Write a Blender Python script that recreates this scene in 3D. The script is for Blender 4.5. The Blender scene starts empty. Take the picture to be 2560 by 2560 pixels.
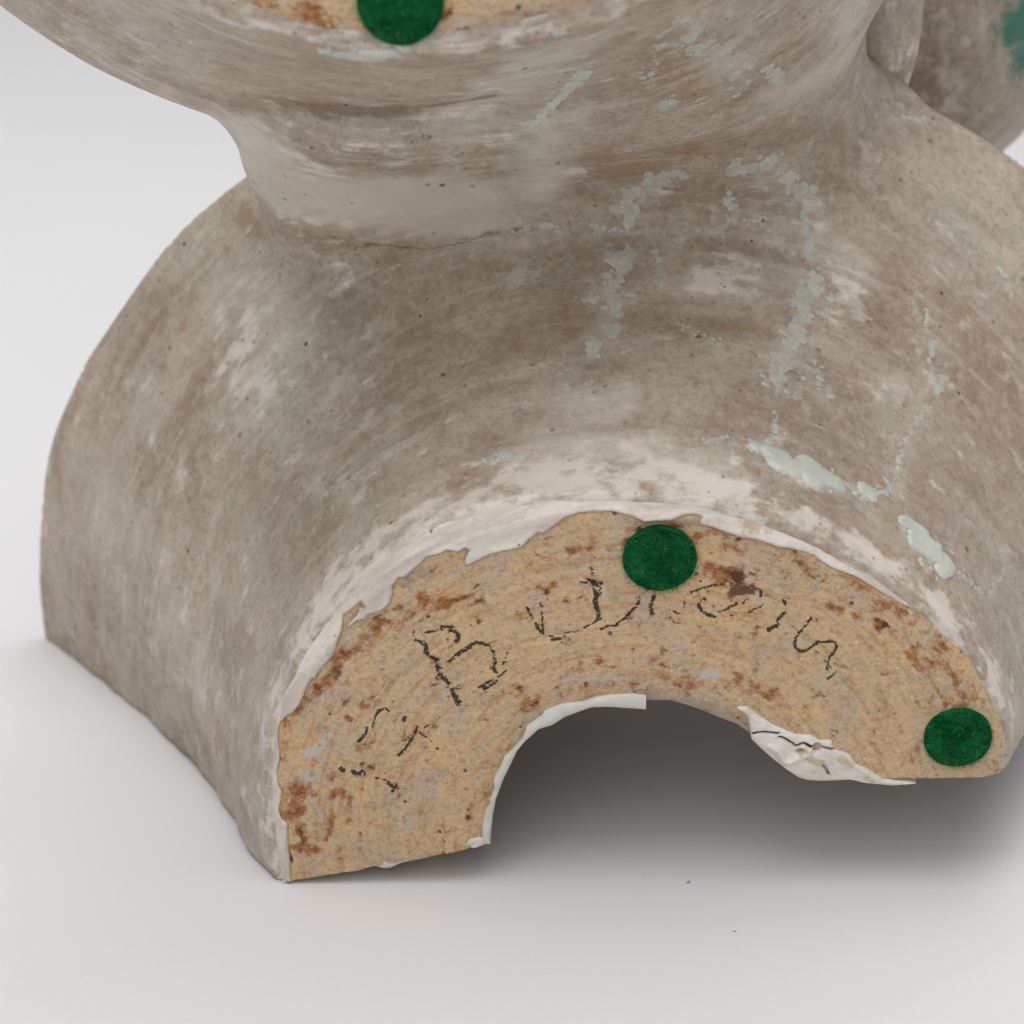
import bpy, math, random
import numpy as np
from mathutils import Vector, Matrix
from mathutils.bvhtree import BVHTree

random.seed(7); rng = np.random.default_rng(7)
S = bpy.context.scene
COL = S.collection

# ------------------------------------------------------------------ camera
PITCH = 24.0; CAM_H = 0.27959; LENS = 100.0
cam_d = bpy.data.cameras.new('camera'); cam = bpy.data.objects.new('camera', cam_d); COL.objects.link(cam)
cam.location = (0, 0, CAM_H); cam.rotation_euler = (math.radians(90 - PITCH), 0, 0)
cam_d.lens = LENS; cam_d.sensor_width = 36; cam_d.clip_start = .02; cam_d.clip_end = 20
cam_d.dof.use_dof = True; cam_d.dof.focus_distance = .510; cam_d.dof.aperture_fstop = 20
S.camera = cam
S.render.resolution_x = 1024; S.render.resolution_y = 1024

# ------------------------------------------------------------------ light of a white photo table
w = bpy.data.worlds.new('World'); S.world = w; w.use_nodes = True
wb = w.node_tree.nodes['Background']; wb.inputs[0].default_value = (.97, .98, 1, 1); wb.inputs[1].default_value = .235

def area(name, loc, target, size, power, col=(1, 1, 1), sy=None):
    d = bpy.data.lights.new(name, 'AREA'); d.energy = power; d.color = col
    d.shape = 'RECTANGLE'; d.size = size; d.size_y = sy or size
    o = bpy.data.objects.new(name, d); COL.objects.link(o); o.location = loc
    o.rotation_euler = (Vector(target) - Vector(loc)).to_track_quat('-Z', 'Y').to_euler()
    return o
area('overhead_softbox', (-.04, .47, 1.10), (-.02, .48, 0), 1.05, 12.2, (1, .985, .978), 1.0)
area('front_softbox', (-.16, -.35, .95), (0, .5, .05), .95, 5.5, (1, .985, .97))
area('small_lamp', (.235, .652, .759), (0.03, .5, .08), .18, .30, (1, .97, .94))
S.view_settings.view_transform = 'Standard'; S.view_settings.look = 'None'
S.view_settings.exposure = 0; S.view_settings.gamma = 1

# ------------------------------------------------------------------ frames: the piece lies on its side, base towards us
U = np.array([0.98385009, -0.01560039, 0.17831329]); V = np.array([-0.17899442, -0.08574819, 0.98010624])
W = np.array([0, 0.9961947, 0.08715574]); U = U - W * U.dot(W); U /= np.linalg.norm(U); V = np.cross(U, W)
O = np.array([0.02295243, 0.45649892, 0.01237418])
MAT = Matrix(((U[0], V[0], W[0], O[0]), (U[1], V[1], W[1], O[1]), (U[2], V[2], W[2], O[2]), (0, 0, 0, 1)))
# NB columns U, V, W form a left handed set, so local axes are u, v, -w:  local = (u, v, -w)
MAT = Matrix(((U[0], V[0], -W[0], O[0]), (U[1], V[1], -W[1], O[1]), (U[2], V[2], -W[2], O[2]), (0, 0, 0, 1)))
FPX = LENS / 36 * 2560
pr = math.radians(PITCH)
CF = np.array([0, math.cos(pr), -math.sin(pr)]); CR = np.array([1., 0, 0]); CU = np.cross(CR, CF); CC = np.array([0, 0, CAM_H])

def ray(p):
    d = CF + CR * (p[0] - 1280) / FPX - CU * (p[1] - 1280) / FPX
    return d / np.linalg.norm(d)

def onface(p, wmm=0.):
    "where the line of sight through a measured point meets the plane of the base: (u, v) in mm"
    d = ray(p); P0 = O + W * wmm / 1000
    t = (P0 - CC).dot(W) / d.dot(W); q = CC + t * d - O
    return (q.dot(U) * 1000, q.dot(V) * 1000)
def faces(pts, wmm=0.): return np.array([onface(p, wmm) for p in pts])

def z(ox, oy, sc, pts): return [(ox + sc * a, oy + sc * b) for a, b in pts]
Z1 = lambda pts: z(640, 1200, .3313, pts)
Z2 = lambda pts: z(960, 1380, .2484, pts)
Z3 = lambda pts: z(1280, 1240, .3313, pts)
Z4 = lambda pts: z(1800, 1640, .3934, pts)
Z5 = lambda pts: z(640, 1680, .3313, pts)
R1_ = lambda pts: z(0, 0, .6625, pts)
R2_ = lambda pts: z(1280, 0, .6625, pts)
R3_ = lambda pts: z(0, 700, .6625, pts)
R4_ = lambda pts: z(1280, 700, .6625, pts)
R6_ = lambda pts: z(1280, 1500, .6625, pts)

# ------------------------------------------------------------------ helpers
def sstep(a, b, x):
    t = np.clip((x - a) / (b - a), 0, 1); return t * t * (3 - 2 * t)

def _hash(ix, iy, iz, s):
    h = (ix * 374761393 + iy * 668265263 + iz * 2147483647 + s * 974634777) & 0xffffffff
    h = ((h ^ (h >> 13)) * 1274126177) & 0xffffffff
    h = (h ^ (h >> 16)) & 0xffff
    return h / 32768.0 - 1
def vnoise(x, y, zz, s=0):
    x = np.asarray(x, float); y = np.asarray(y, float) + 0 * x; zz = np.asarray(zz, float) + 0 * x
    xi = np.floor(x).astype(np.int64); yi = np.floor(y).astype(np.int64); zi = np.floor(zz).astype(np.int64)
    fx, fy, fz = x - xi, y - yi, zz - zi
    fx, fy, fz = [f * f * (3 - 2 * f) for f in (fx, fy, fz)]
    r = 0
    for a in (0, 1):
        for b in (0, 1):
            for c in (0, 1):
                r = r + _hash(xi + a, yi + b, zi + c, s) * (fx if a else 1 - fx) * (fy if b else 1 - fy) * (fz if c else 1 - fz)
    return r
def fbm(x, y, zz, s=0, o=3):
    r = 0; a = 1.; t = 0
    for k in range(o):
        r = r + a * vnoise(x * 2**k, y * 2**k, zz * 2**k, s + k); t += a; a *= .5
    return r / t

def seg_dist(P, pl):
    "distance of 2-D points to a polyline"
    d = np.full(len(P), 1e9)
    if len(pl) == 1: return np.linalg.norm(P - pl[0], axis=1)
    for a, b in zip(pl[:-1], pl[1:]):
        ab = b - a; L = ab.dot(ab) + 1e-12
        t = np.clip(((P - a) @ ab) / L, 0, 1)
        d = np.minimum(d, np.linalg.norm(P - a - t[:, None] * ab, axis=1))
    return d
def inside(P, poly):
    r = np.zeros(len(P), bool); n = len(poly)
    for i in range(n):
        a, b = poly[i], poly[(i + 1) % n]
        c = ((a[1] > P[:, 1]) != (b[1] > P[:, 1]))
        xx = (b[0] - a[0]) * (P[:, 1] - a[1]) / (b[1] - a[1] + 1e-12) + a[0]
        r ^= c & (P[:, 0] < xx)
    return r
def resample(pts, n, smooth=0):
    pts = np.asarray(pts, float)
    l = np.r_[0, np.cumsum(np.linalg.norm(np.diff(pts, axis=0), axis=1))]
    t = np.linspace(0, l[-1], n)
    r = np.c_[np.interp(t, l, pts[:, 0]), np.interp(t, l, pts[:, 1])]
    for k in range(smooth):
        q = r.copy(); q[1:-1] = (r[:-2] + 2 * r[1:-1] + r[2:]) / 4; r = q
    return r

def mesh_obj(name, verts, quads, mat, parent=None, attrs=None, smooth=True, tris=None):
    "verts in mm as (u, v, w) of the piece's own frame"
    verts = np.asarray(verts, float)
    me = bpy.data.meshes.new(name)
    v = np.c_[verts[:, 0], verts[:, 1], -verts[:, 2]] / 1000
    nq = len(quads); k = np.asarray(quads).shape[1]
    me.vertices.add(len(v)); me.vertices.foreach_set('co', v.ravel())
    me.loops.add(nq * k); me.loops.foreach_set('vertex_index', np.asarray(quads, np.int32).ravel())
    me.polygons.add(nq); me.polygons.foreach_set('loop_start', np.arange(0, nq * k, k, dtype=np.int32))
    try: me.polygons.foreach_set('loop_total', np.full(nq, k, np.int32))
    except Exception: pass
    me.update(calc_edges=True); me.validate()
    if smooth: me.polygons.foreach_set('use_smooth', np.ones(len(me.polygons), bool))
    for an, (ty, data) in (attrs or {}).items():
        a = me.attributes.new(an, ty, 'POINT')
        a.data.foreach_set('vector' if ty == 'FLOAT_VECTOR' else 'value', np.asarray(data, np.float32).ravel())
    me.materials.append(mat); me.update()
    o = bpy.data.objects.new(name, me); COL.objects.link(o)
    if parent: o.parent = parent
    return o
def grid_quads(nr, nc, flip=False, closed=False):
    i, j = np.meshgrid(np.arange(nr - 1), np.arange(nc if closed else nc - 1), indexing='ij'); i = i.ravel(); j = j.ravel()
    j2 = (j + 1) % nc
    q = np.c_[i * nc + j, i * nc + j2, (i + 1) * nc + j2, (i + 1) * nc + j]
    return q[:, ::-1] if flip else q

# ------------------------------------------------------------------ materials
class NT:
    def __init__(s, name):
        s.m = bpy.data.materials.new(name); s.m.use_nodes = True; s.t = s.m.node_tree
        s.b = s.t.nodes['Principled BSDF']; s.n = s.t.nodes
    def L(s, a, b): s.t.links.new(a, b)
    def inp(s, sock, v):
        if isinstance(v, (int, float)): sock.default_value = v
        elif isinstance(v, tuple): sock.default_value = v if len(v) == 4 or sock.type == 'VECTOR' else (*v, 1)
        else: s.L(v, sock)
    def coord(s): return s.n.new('ShaderNodeTexCoord').outputs['Object']
    def attr(s, name, vec=False):
        a = s.n.new('ShaderNodeAttribute'); a.attribute_name = name
        return a.outputs['Vector'] if vec else a.outputs['Fac']
    def math(s, op, a, b=0., c=0., clamp=False):
        n = s.n.new('ShaderNodeMath'); n.operation = op; n.use_clamp = clamp
        s.inp(n.inputs[0], a); s.inp(n.inputs[1], b); s.inp(n.inputs[2], c); return n.outputs[0]
    def scale(s, v, sc, off=(0, 0, 0)):
        n = s.n.new('ShaderNodeMapping'); s.L(v, n.inputs[0]); n.inputs['Scale'].default_value = sc; n.inputs['Location'].default_value = off
        return n.outputs[0]
    def noise(s, v, sc, det=3, rough=.55, dist=0.):
        n = s.n.new('ShaderNodeTexNoise'); s.L(v, n.inputs['Vector']); n.inputs['Scale'].default_value = sc
        n.inputs['Detail'].default_value = det; n.inputs['Roughness'].default_value = rough; n.inputs['Distortion'].default_value = dist
        return n.outputs['Fac']
    def step(s, v, a, b, lo=0., hi=1.):
        n = s.n.new('ShaderNodeMapRange'); n.interpolation_type = 'SMOOTHSTEP'; s.inp(n.inputs[0], v)
        n.inputs[1].default_value = a; n.inputs[2].default_value = b; n.inputs[3].default_value = lo; n.inputs[4].default_value = hi
        return n.outputs[0]
    def mix(s, f, a, b, mode='MIX'):
        n = s.n.new('ShaderNodeMix'); n.data_type = 'RGBA'; n.blend_type = mode; n.clamp_factor = True
        s.inp(n.inputs[0], f); s.inp(n.inputs[6], a); s.inp(n.inputs[7], b); return n.outputs[2]
    def dots(s, v, sc, size, keep, soft=.5):
        "sparse round specks: 1 inside"
        n = s.n.new('ShaderNodeTexVoronoi'); s.L(v, n.inputs['Vector']); n.inputs['Scale'].default_value = sc
        sep = s.n.new('ShaderNodeSeparateColor'); s.L(n.outputs['Color'], sep.inputs[0])
        rr = s.math('MULTIPLY', sep.outputs[1], size); inn = s.math('SUBTRACT', rr, n.outputs['Distance'])
        m = s.step(inn, 0, size * soft); k = s.math('GREATER_THAN', sep.outputs[0], 1 - keep)
        return s.math('MULTIPLY', m, k)
    def bump(s, h, strength, dist, normal=None):
        n = s.n.new('ShaderNodeBump'); s.L(h, n.inputs['Height']); n.inputs['Strength'].default_value = strength
        n.inputs['Distance'].default_value = dist
        if normal: s.L(normal, n.inputs['Normal'])
        return n.outputs[0]

def c(r, g, b):
    f = lambda x: ((x / 255 + .055) / 1.055) ** 2.4 if x > 10 else x / 255 / 12.92
    return (f(r), f(g), f(b), 1)

def glaze_colour(k, P, F):
    "mottled matt glaze: P object coordinates, F coordinates that run along the throwing rings"
    base = k.mix(k.step(k.noise(F, 55, 5, .6, .4), .38, .64), c(156, 139, 121), c(182, 169, 152))
    big = k.noise(P, 22, 4, .55, .5)
    base = k.mix(k.step(big, .50, .70, 0, .75), base, c(192, 183, 168))
    base = k.mix(k.step(k.noise(P, 34, 4, .6, .3), .58, .72, 0, .6), base, c(160, 133, 106))
    base = k.mix(k.step(k.noise(k.scale(P, (1, 1, 1), (.9, .4, .1)), 26, 3, .55, .4), .50, .68, 0, .55), base, c(182, 166, 160))
    base = k.mix(k.step(k.noise(k.scale(P, (1, 1, 1), (.2, .8, .6)), 30, 4, .6, .4), .53, .70, 0, .55), base, c(164, 164, 148))
    base = k.mix(k.step(k.noise(k.scale(F, (1, 2, 2), (.6, .8, .6)), 24, 4, .6, .5), .50, .68, 0, .48), base, c(140, 118, 96))
    st = k.noise(k.scale(F, (.8, 7, 7), (3, 1, 0)), 46, 6, .70, .2)
    base = k.mix(k.step(st, .53, .68, 0, .46), base, c(206, 199, 191))
    base = k.mix(k.step(st, .46, .36, 0, .30), base, c(146, 124, 103))
    g1 = k.noise(P, 420, 3, .7); base = k.mix(k.step(g1, .42, .62, 0, .24), base, c(208, 197, 182))
    g2 = k.noise(P, 900, 3, .7); base = k.mix(k.step(g2, .48, .64, 0, .36), base, c(128, 106, 86))
    base = k.mix(k.step(k.noise(P, 75, 5, .7, .2), .53, .66, 0, .20), base, c(150, 126, 100))
    base = k.mix(k.step(k.noise(k.scale(P, (1, 1, 1), (.5, .2, .7)), 85, 5, .7, .2), .54, .68, 0, .22), base, c(198, 194, 184))
    clump = k.math('MULTIPLY', k.step(k.noise(P, 130, 4, .7), .55, .66), k.step(k.noise(P, 30, 2, .5), .42, .62))
    base = k.mix(k.math('MULTIPLY', clump, .58), base, c(206, 199, 190))
    return base, st

def make_glaze(name, body=True):
    k = NT(name); P = k.coord(); F = k.attr('flow', True)
    base, st = glaze_colour(k, P, F)
    n1 = k.noise(P, 190, 5, .65); n2 = k.noise(k.scale(F, (1, 3.5, 3.5)), 90, 5, .65)
    nn = k.math('SUBTRACT', k.math('ADD', n1, n2), 1.)
    def field(a, amp, lo, hi): return k.step(k.math('MULTIPLY_ADD', nn, amp, k.attr(a)), lo, hi)
    base = k.mix(k.math('MULTIPLY', field('rust', 1.1, .30, .62), .60), base, c(150, 117, 84))
    base = k.mix(k.math('MULTIPLY', field('mint', 1.2, .25, .85), .62), base, c(186, 192, 180))
    base = k.mix(k.math('MULTIPLY', field('milk', .75,   .15, .80), .78), base, k.mix(k.step(k.noise(P, 40, 4, .6), .4, .65), c(216, 208, 197), c(200, 196, 182)))
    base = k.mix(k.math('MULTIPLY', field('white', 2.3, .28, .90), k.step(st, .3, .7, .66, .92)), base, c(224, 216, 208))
    base = k.mix(k.math('MULTIPLY', field('dark', 1.2, .32, .80), .70), base, c(112, 92, 72))
    base = k.mix(k.math('MULTIPLY', field('green', .8, .3, .7), .95), base, c(34, 118, 98))
    d1 = k.dots(P, 190, .15, .30); d2 = k.dots(k.scale(P, (1, 1, 1), (.31, .17, .23)), 380, .28, .36)
    base = k.mix(k.math('MULTIPLY', d1, .80), base, c(92, 74, 56)); base = k.mix(k.math('MULTIPLY', d2, .55), base, c(108, 84, 66))
    d3 = k.dots(k.scale(P, (1, 1, 1), (.7, .9, .2)), 95, .055, .20); base = k.mix(k.math('MULTIPLY', d3, .9), base, c(62, 56, 52))
    k.L(base, k.b.inputs['Base Color'])
    r = k.step(k.noise(P, 160, 4, .7),   .3, .7, .34, .58); k.L(r, k.b.inputs['Roughness'])
    k.b.inputs['Specular IOR Level'].default_value = .42
    h = k.math('ADD', k.math('MULTIPLY', k.noise(P, 700, 4, .7), .35), k.math('MULTIPLY', st, .6))
    h = k.math('SUBTRACT', h, k.math('MULTIPLY', k.math('MAXIMUM', d1, d3), .9))
    nb = k.bump(k.noise(P, 60, 3, .5), .22, .0010)
    k.L(k.bump(h, .36, .00026, nb), k.b.inputs['Normal'])
    return k.m

def make_clay():
    k = NT('bare_clay_and_glaze_edge'); P = k.coord(); F = k.attr('flow', True)
    a = k.noise(P, 260, 5, .7); b_ = k.noise(P, 70, 4, .6, .4)
    col = k.mix(k.step(b_, .36, .64), c(200, 181, 157), c(214, 184, 144))
    col = k.mix(k.step(a, .45, .68, 0, .55), col, c(228, 188, 136))
    col = k.mix(k.step(k.noise(P, 120, 4, .65), .54, .70, 0, .42), col, c(174, 158, 134))
    fs = k.noise(k.scale(F, (.8, 6, 6)), 90, 6, .72)
    col = k.mix(k.step(fs, .50, .66, 0, .62), col, c(190, 138, 86)); col = k.mix(k.step(fs, .44, .32, 0, .5), col, c(222, 196, 160)); col = k.mix(k.step(k.noise(P, 340, 5, .8), .56, .70, 0, .35), col, c(170, 112, 66))
    g = k.noise(P, 1100, 4, .8); col = k.mix(k.step(g, .48, .62, 0, .40), col, c(128, 100, 72))
    g = k.noise(k.scale(P, (1, 1, 1), (3, 3, 3)), 1000, 3, .7); col = k.mix(k.step(g, .56, .72, 0, .35), col, c(236, 212, 176))
    n1 = k.noise(P, 420, 5, .7); n2 = k.noise(k.scale(F, (1, 2.5, 2.5)), 170, 5, .65)
    nn = k.math('SUBTRACT', k.math('ADD', n1, n2), 1.)
    def field(at, amp, lo, hi): return k.step(k.math('MULTIPLY_ADD', nn, amp, k.attr(at)), lo, hi)
    col = k.mix(k.math('MULTIPLY', field('grey', 1.3, .3, .8), .70), col, c(158, 146, 130))
    col = k.mix(k.math('MULTIPLY', field('pale', 1.5, .35, .7), .80), col, c(205, 198, 187))
    col = k.mix(k.math('MULTIPLY', field('rust', 3.0, .22, 1.05), .90), col, k.mix(k.step(k.noise(P, 800, 4, .75), .42, .62), c(176, 114, 62), c(112, 64, 32)))
    col = k.mix(k.math('MULTIPLY', field('brown', 2.4, .35, .8), .88), col, c(80, 50, 32))
    d1 = k.dots(P, 420, .26, .20); d2 = k.dots(k.scale(P, (1, 1, 1), (.3, .1, .2)), 260, .27, .13); d3 = k.dots(k.scale(P, (1, 1, 1), (.8, .1, .5)), 600, .3, .16)
    col = k.mix(k.math('MULTIPLY', d2, .6), col, c(150, 92, 50)); col = k.mix(k.math('MULTIPLY', d1, .85), col, c(78, 60, 44))
    col = k.mix(k.math('MULTIPLY', d3, .8), col, c(226, 208, 180))
    ig = k.noise(P, 900, 4, .8); ig2 = k.noise(P, 1900, 3, .7)
    ig = k.math('ADD', k.math('MULTIPLY', ig, .5), k.math('MULTIPLY', ig2, .5))
    im = k.step(k.math('MULTIPLY_ADD', k.math('SUBTRACT', ig, .5), 5.6, k.attr('ink')), .50, .74)
    im = k.math('MULTIPLY', im, k.step(k.attr('ink'), .02, .12))
    col = k.mix(k.math('MULTIPLY', im, .93), col, c(38, 33, 31))
    # glaze over the clay: attribute gl is > 0 where it lies
    gm = k.step(k.math('MULTIPLY_ADD', k.math('SUBTRACT', n1, .5), 1.0, k.attr('gl')), -.08, .12)
    gc = k.mix(k.step(k.noise(k.scale(F, (1, 5, 5)), 60, 5, .66), .38, .64), c(226, 219, 211), c(200, 190, 180)); gc = k.mix(k.step(k.noise(P, 700, 4, .7), .45, .68, 0, .25), gc, c(170, 154, 138))
    wear = k.math('MULTIPLY_ADD', nn, 1.5, k.attr('worn')); gc = k.mix(k.step(wear, .40, .8, 0, .85), gc, c(186, 158, 128))
    gd = k.math('MAXIMUM', k.dots(k.scale(P, (1, 1, 1), (.1, .9, .2)), 230, .22, .17), k.dots(P, 480, .28, .16)); gc = k.mix(k.math('MULTIPLY', gd, .8), gc, c(122, 92, 68))
    rim = k.step(k.math('ABSOLUTE', k.attr('gl')), .45, .0, 0, .5); col = k.mix(rim, col, c(132, 98, 62))
    col = k.mix(gm, col, gc)
    k.L(col, k.b.inputs['Base Color'])
    k.L(k.step(gm, 0, 1, .93, .45), k.b.inputs['Roughness']); k.b.inputs['Specular IOR Level'].default_value = .35
    rough = k.math('MULTIPLY', k.math('SUBTRACT', 1.0, k.math('MULTIPLY', gm, .85)), k.math('ADD', k.noise(P, 900, 5, .75), k.noise(P, 260, 4, .7)))
    h = k.math('SUBTRACT', k.math('ADD', k.math('ADD', rough, fs), k.math('MULTIPLY', gm, 1.1)), k.math('MULTIPLY', d1, .6))
    h = k.math('SUBTRACT', h, k.math('MULTIPLY', gd, k.math('MULTIPLY', gm, .7)))
    k.L(k.bump(h, .85, .00042), k.b.inputs['Normal'])
    return k.m

def make_simple(name, c1, c2, sc, rough, spec=.4, bumpd=.0002, speck=None, mint=None):
    k = NT(name); P = k.coord()
    col = k.mix(k.step(k.noise(P, sc, 4, .6), .36, .66), c1, c2)
    if mint == 'cells':
        vn = k.n.new('ShaderNodeTexVoronoi'); vn.feature = 'DISTANCE_TO_EDGE'; k.L(P, vn.inputs['Vector']); vn.inputs['Scale'].default_value = 620
        col = k.mix(k.step(vn.outputs['Distance'], .0, .10, .24, 0), col, c(150, 140, 122))
        col = k.mix(k.step(k.noise(P, 420, 4, .7), .50, .66, 0, .55), col, c(170, 162, 146))
    elif mint: col = k.mix(k.step(k.noise(P, 90, 3, .5), .45, .62), col, mint)
    if speck: col = k.mix(k.math('MULTIPLY', k.dots(P, 300, .22, .10), .75), col, speck)
    k.L(col, k.b.inputs['Base Color']); k.b.inputs['Roughness'].default_value = rough
    k.b.inputs['Specular IOR Level'].default_value = spec
    k.L(k.bump(k.math('ADD', k.noise(P, 500, 4, .6), k.math('MULTIPLY', k.noise(P, 1500, 3, .6), .4)), .5, bumpd), k.b.inputs['Normal'])
    return k.m

M_GLAZE = make_glaze('mottled_matt_glaze')
M_CLAY = make_clay()
M_MINT = make_simple('pale_mint_glaze', c(184, 184, 175), c(198, 198, 189), 300, .42, .4, .0002, None, 'cells')
M_DRIP = make_simple('thick_mint_glaze', c(188, 194, 186), c(204, 206, 196), 220, .30, .5, .0003, c(214, 206, 176))
M_LIP = make_simple('thick_white_glaze', c(202, 196, 187), c(214, 208, 200), 160, .42, .45, .0003, c(150, 120, 88), c(206, 208, 200))
def make_felt():
    k = NT('green_felt'); P = k.coord()
    n = k.noise(P, 900, 5, .8, 1.2); n2 = k.noise(P, 260, 4, .7, .6)
    col = k.mix(k.step(n2, .38, .60), c(6, 66, 32), c(28, 116, 64)); col = k.mix(k.step(n, .36, .62), c(4, 56, 26), col)
    k.L(col, k.b.inputs['Base Color']); k.b.inputs['Roughness'].default_value = 1; k.b.inputs['Specular IOR Level'].default_value = .05
    k.b.inputs['Sheen Weight'].default_value = .12; k.b.inputs['Sheen Tint'].default_value = c(70, 160, 90)
    k.L(k.bump(k.math('ADD', n, n2), 1., .0006), k.b.inputs['Normal']); return k.m
M_FELT = make_felt()
M_FIBRE = make_simple('green_felt_fibre', c(22, 100, 54), c(52, 128, 82), 200, .95, .05)
M_FIBREP = make_simple('pale_felt_fibre', c(120, 170, 120), c(170, 185, 140), 200, .9, .1)
M_CRACK = make_simple('brown_crack', c(104, 88, 70), c(128, 110, 90), 600, .95, .1)  # brown of the thin crack line along the seam

# ------------------------------------------------------------------ setting
def floor_mat():
    k = NT('white_paper_sweep'); P = k.coord()
    col = k.mix(k.step(k.noise(P, 6, 3, .5), .3, .7), (.700, .700, .708), (.720, .720, .726))
    col = k.mix(k.step(k.noise(P, 900, 2, .5), .35, .7, 0, .30), col, (.675, .675, .68))
    k.L(col, k.b.inputs['Base Color']); k.b.inputs['Roughness'].default_value = .75; k.b.inputs['Specular IOR Level'].default_value = .2
    k.L(k.bump(k.noise(P, 1200, 3, .6), .25, .0001), k.b.inputs['Normal']); return k.m
def build_sweep():
    prof = [(-1.2, 0), (1.3, 0)]
    for i in range(1, 13):
        a = math.pi / 2 * i / 12; prof.append((1.3 + .5 * math.sin(a), .5 - .5 * math.cos(a)))
    prof.append((1.8, 1.6))
    v = []; q = []
    for (y, zz) in prof:
        v += [(-1.7, y, zz), (1.7, y, zz)]
    for i in range(len(prof) - 1): q.append((2 * i, 2 * i + 1, 2 * i + 3, 2 * i + 2))
    me = bpy.data.meshes.new('floor'); me.from_pydata(v, [], q); me.materials.append(floor_mat())
    for p in me.polygons: p.use_smooth = True
    o = bpy.data.objects.new('floor', me); COL.objects.link(o); o['kind'] = 'structure'
build_sweep()

# ------------------------------------------------------------------ traced outlines of the base ring
OUT = [(690, 2207), (672, 2100), (668, 1950), (672, 1850), (700, 1735), (760, 1620), (850, 1490), (960, 1380), (1100, 1300), (1250, 1262), (1400, 1245), (1560, 1240), (1750, 1258), (1900, 1300), (2050, 1362), (2200, 1445), (2330, 1540), (2430, 1640), (2490, 1740), (2522, 1830), (2517, 1910), (2505, 1938)]
INN = [(1226, 2109), (1229, 2071), (1233, 2035), (1240, 1998), (1260, 1945), (1280, 1905), (1293, 1876), (1313, 1850), (1333, 1830), (1350, 1812), (1380, 1800), (1412, 1782), (1452, 1768), (1512, 1758), (1565, 1757), (1622, 1757), (1678, 1757), (1711, 1767), (1760, 1783), (1800, 1800), (1843, 1816), (1876, 1840), (1910, 1872), (1950, 1903), (2000, 1935), (2060, 1945)]
BARE = Z5([(265, 1560), (255, 1400), (240, 1280), (240, 1130), (190, 1100), (170, 1050), (185, 960), (190, 900), (160, 830), (155, 760), (170, 690), (180, 600), (165, 530), (165, 450), (180, 390), (215, 340), (270, 300), (330, 230), (365, 150), (390, 90), (430, 30)]) + \
    Z1([(440, 1490), (500, 1400), (560, 1340), (605, 1270), (620, 1200), (650, 1120), (658, 1010), (700, 985), (760, 930), (795, 900), (790, 950), (770, 990), (700, 1080), (690, 1105), (760, 1050), (790, 1040), (830, 1040), (845, 1000), (890, 990), (950, 970), (1010, 920), (1030, 850), (1030, 790), (1080, 720), (1120, 725), (1190, 660), (1300, 560), (1390, 540), (1440, 510), (1530, 530), (1580, 495), (1605, 510), (1570, 590), (1585, 635), (1700, 580), (1790, 535)]) + \
    Z3([(0, 390), (80, 370), (130, 310), (200, 260), (240, 265), (320, 210), (400, 150), (500, 120), (620, 110), (750, 110), (900, 140), (1000, 185), (1100, 175), (1200, 170), (1290, 140), (1380, 135), (1440, 150), (1410, 200), (1500, 220), (1640, 270), (1700, 290)]) + \
    R4_([(840, 960), (930, 975), (1000, 1000), (1060, 1010), (1140, 1035), (1200, 1080), (1300, 1120), (1380, 1170), (1430, 1200), (1500, 1240), (1600, 1300), (1680, 1370), (1750, 1450), (1800, 1509)]) + \
    [(2496, 1740), (2540, 1800), (2540, 1940), (2505, 1960), (2330, 1975), (2100, 1990), (1950, 1980), (1850, 1880), (1600, 1800), (1400, 1830), (1300, 1890), (1205, 2064), (1206, 2092), (1150, 2140), (980, 2190), (800, 2210)]
bareF = faces(BARE)
outF = faces(OUT); innF = faces(INN)
# radius of the base's outer edge by angle
_th = np.degrees(np.arctan2(outF[:, 1], outF[:, 0])); _rr = np.hypot(outF[:, 0], outF[:, 1]); _o = np.argsort(_th)
TH, RR = _th[_o], _rr[_o]

# ------------------------------------------------------------------ the body as one smooth solid (distance field, then surface)
PW = np.array([-4, 0, 3, 5.5, 10.5, 20.9, 35, 43.7, 51.3, 64, 84.4, 98, 104, 110]); PR = np.array([66.4, 68.2, 69.6, 71.0, 73.4, 77.6, 83.6, 87.6, 92.2, 101.0, 115.5, 125.0, 130.6, 134.5])
PW2 = np.array([-4, 0, 4, 10, 20, 35, 50, 62, 70]); PR2 = np.array([77, 78.5, 81, 84, 89.5, 100.5, 112.5, 120.5, 125])
UC = (3.0, 232.0); D1 = 103.5; D2 = 62.0
def smin(a, b, k):
    h = np.clip(.5 + .5 * (b - a) / k, 0, 1); return b + (a - b) * h - k * h * (1 - h)
def smax(a, b, k): return -smin(-a, -b, k)
def interp_s(w, X, Y):
    r = 0
    for d in (-2., 0, 2.): r = r + np.interp(w + d, X, Y)
    return r / 3
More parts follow.
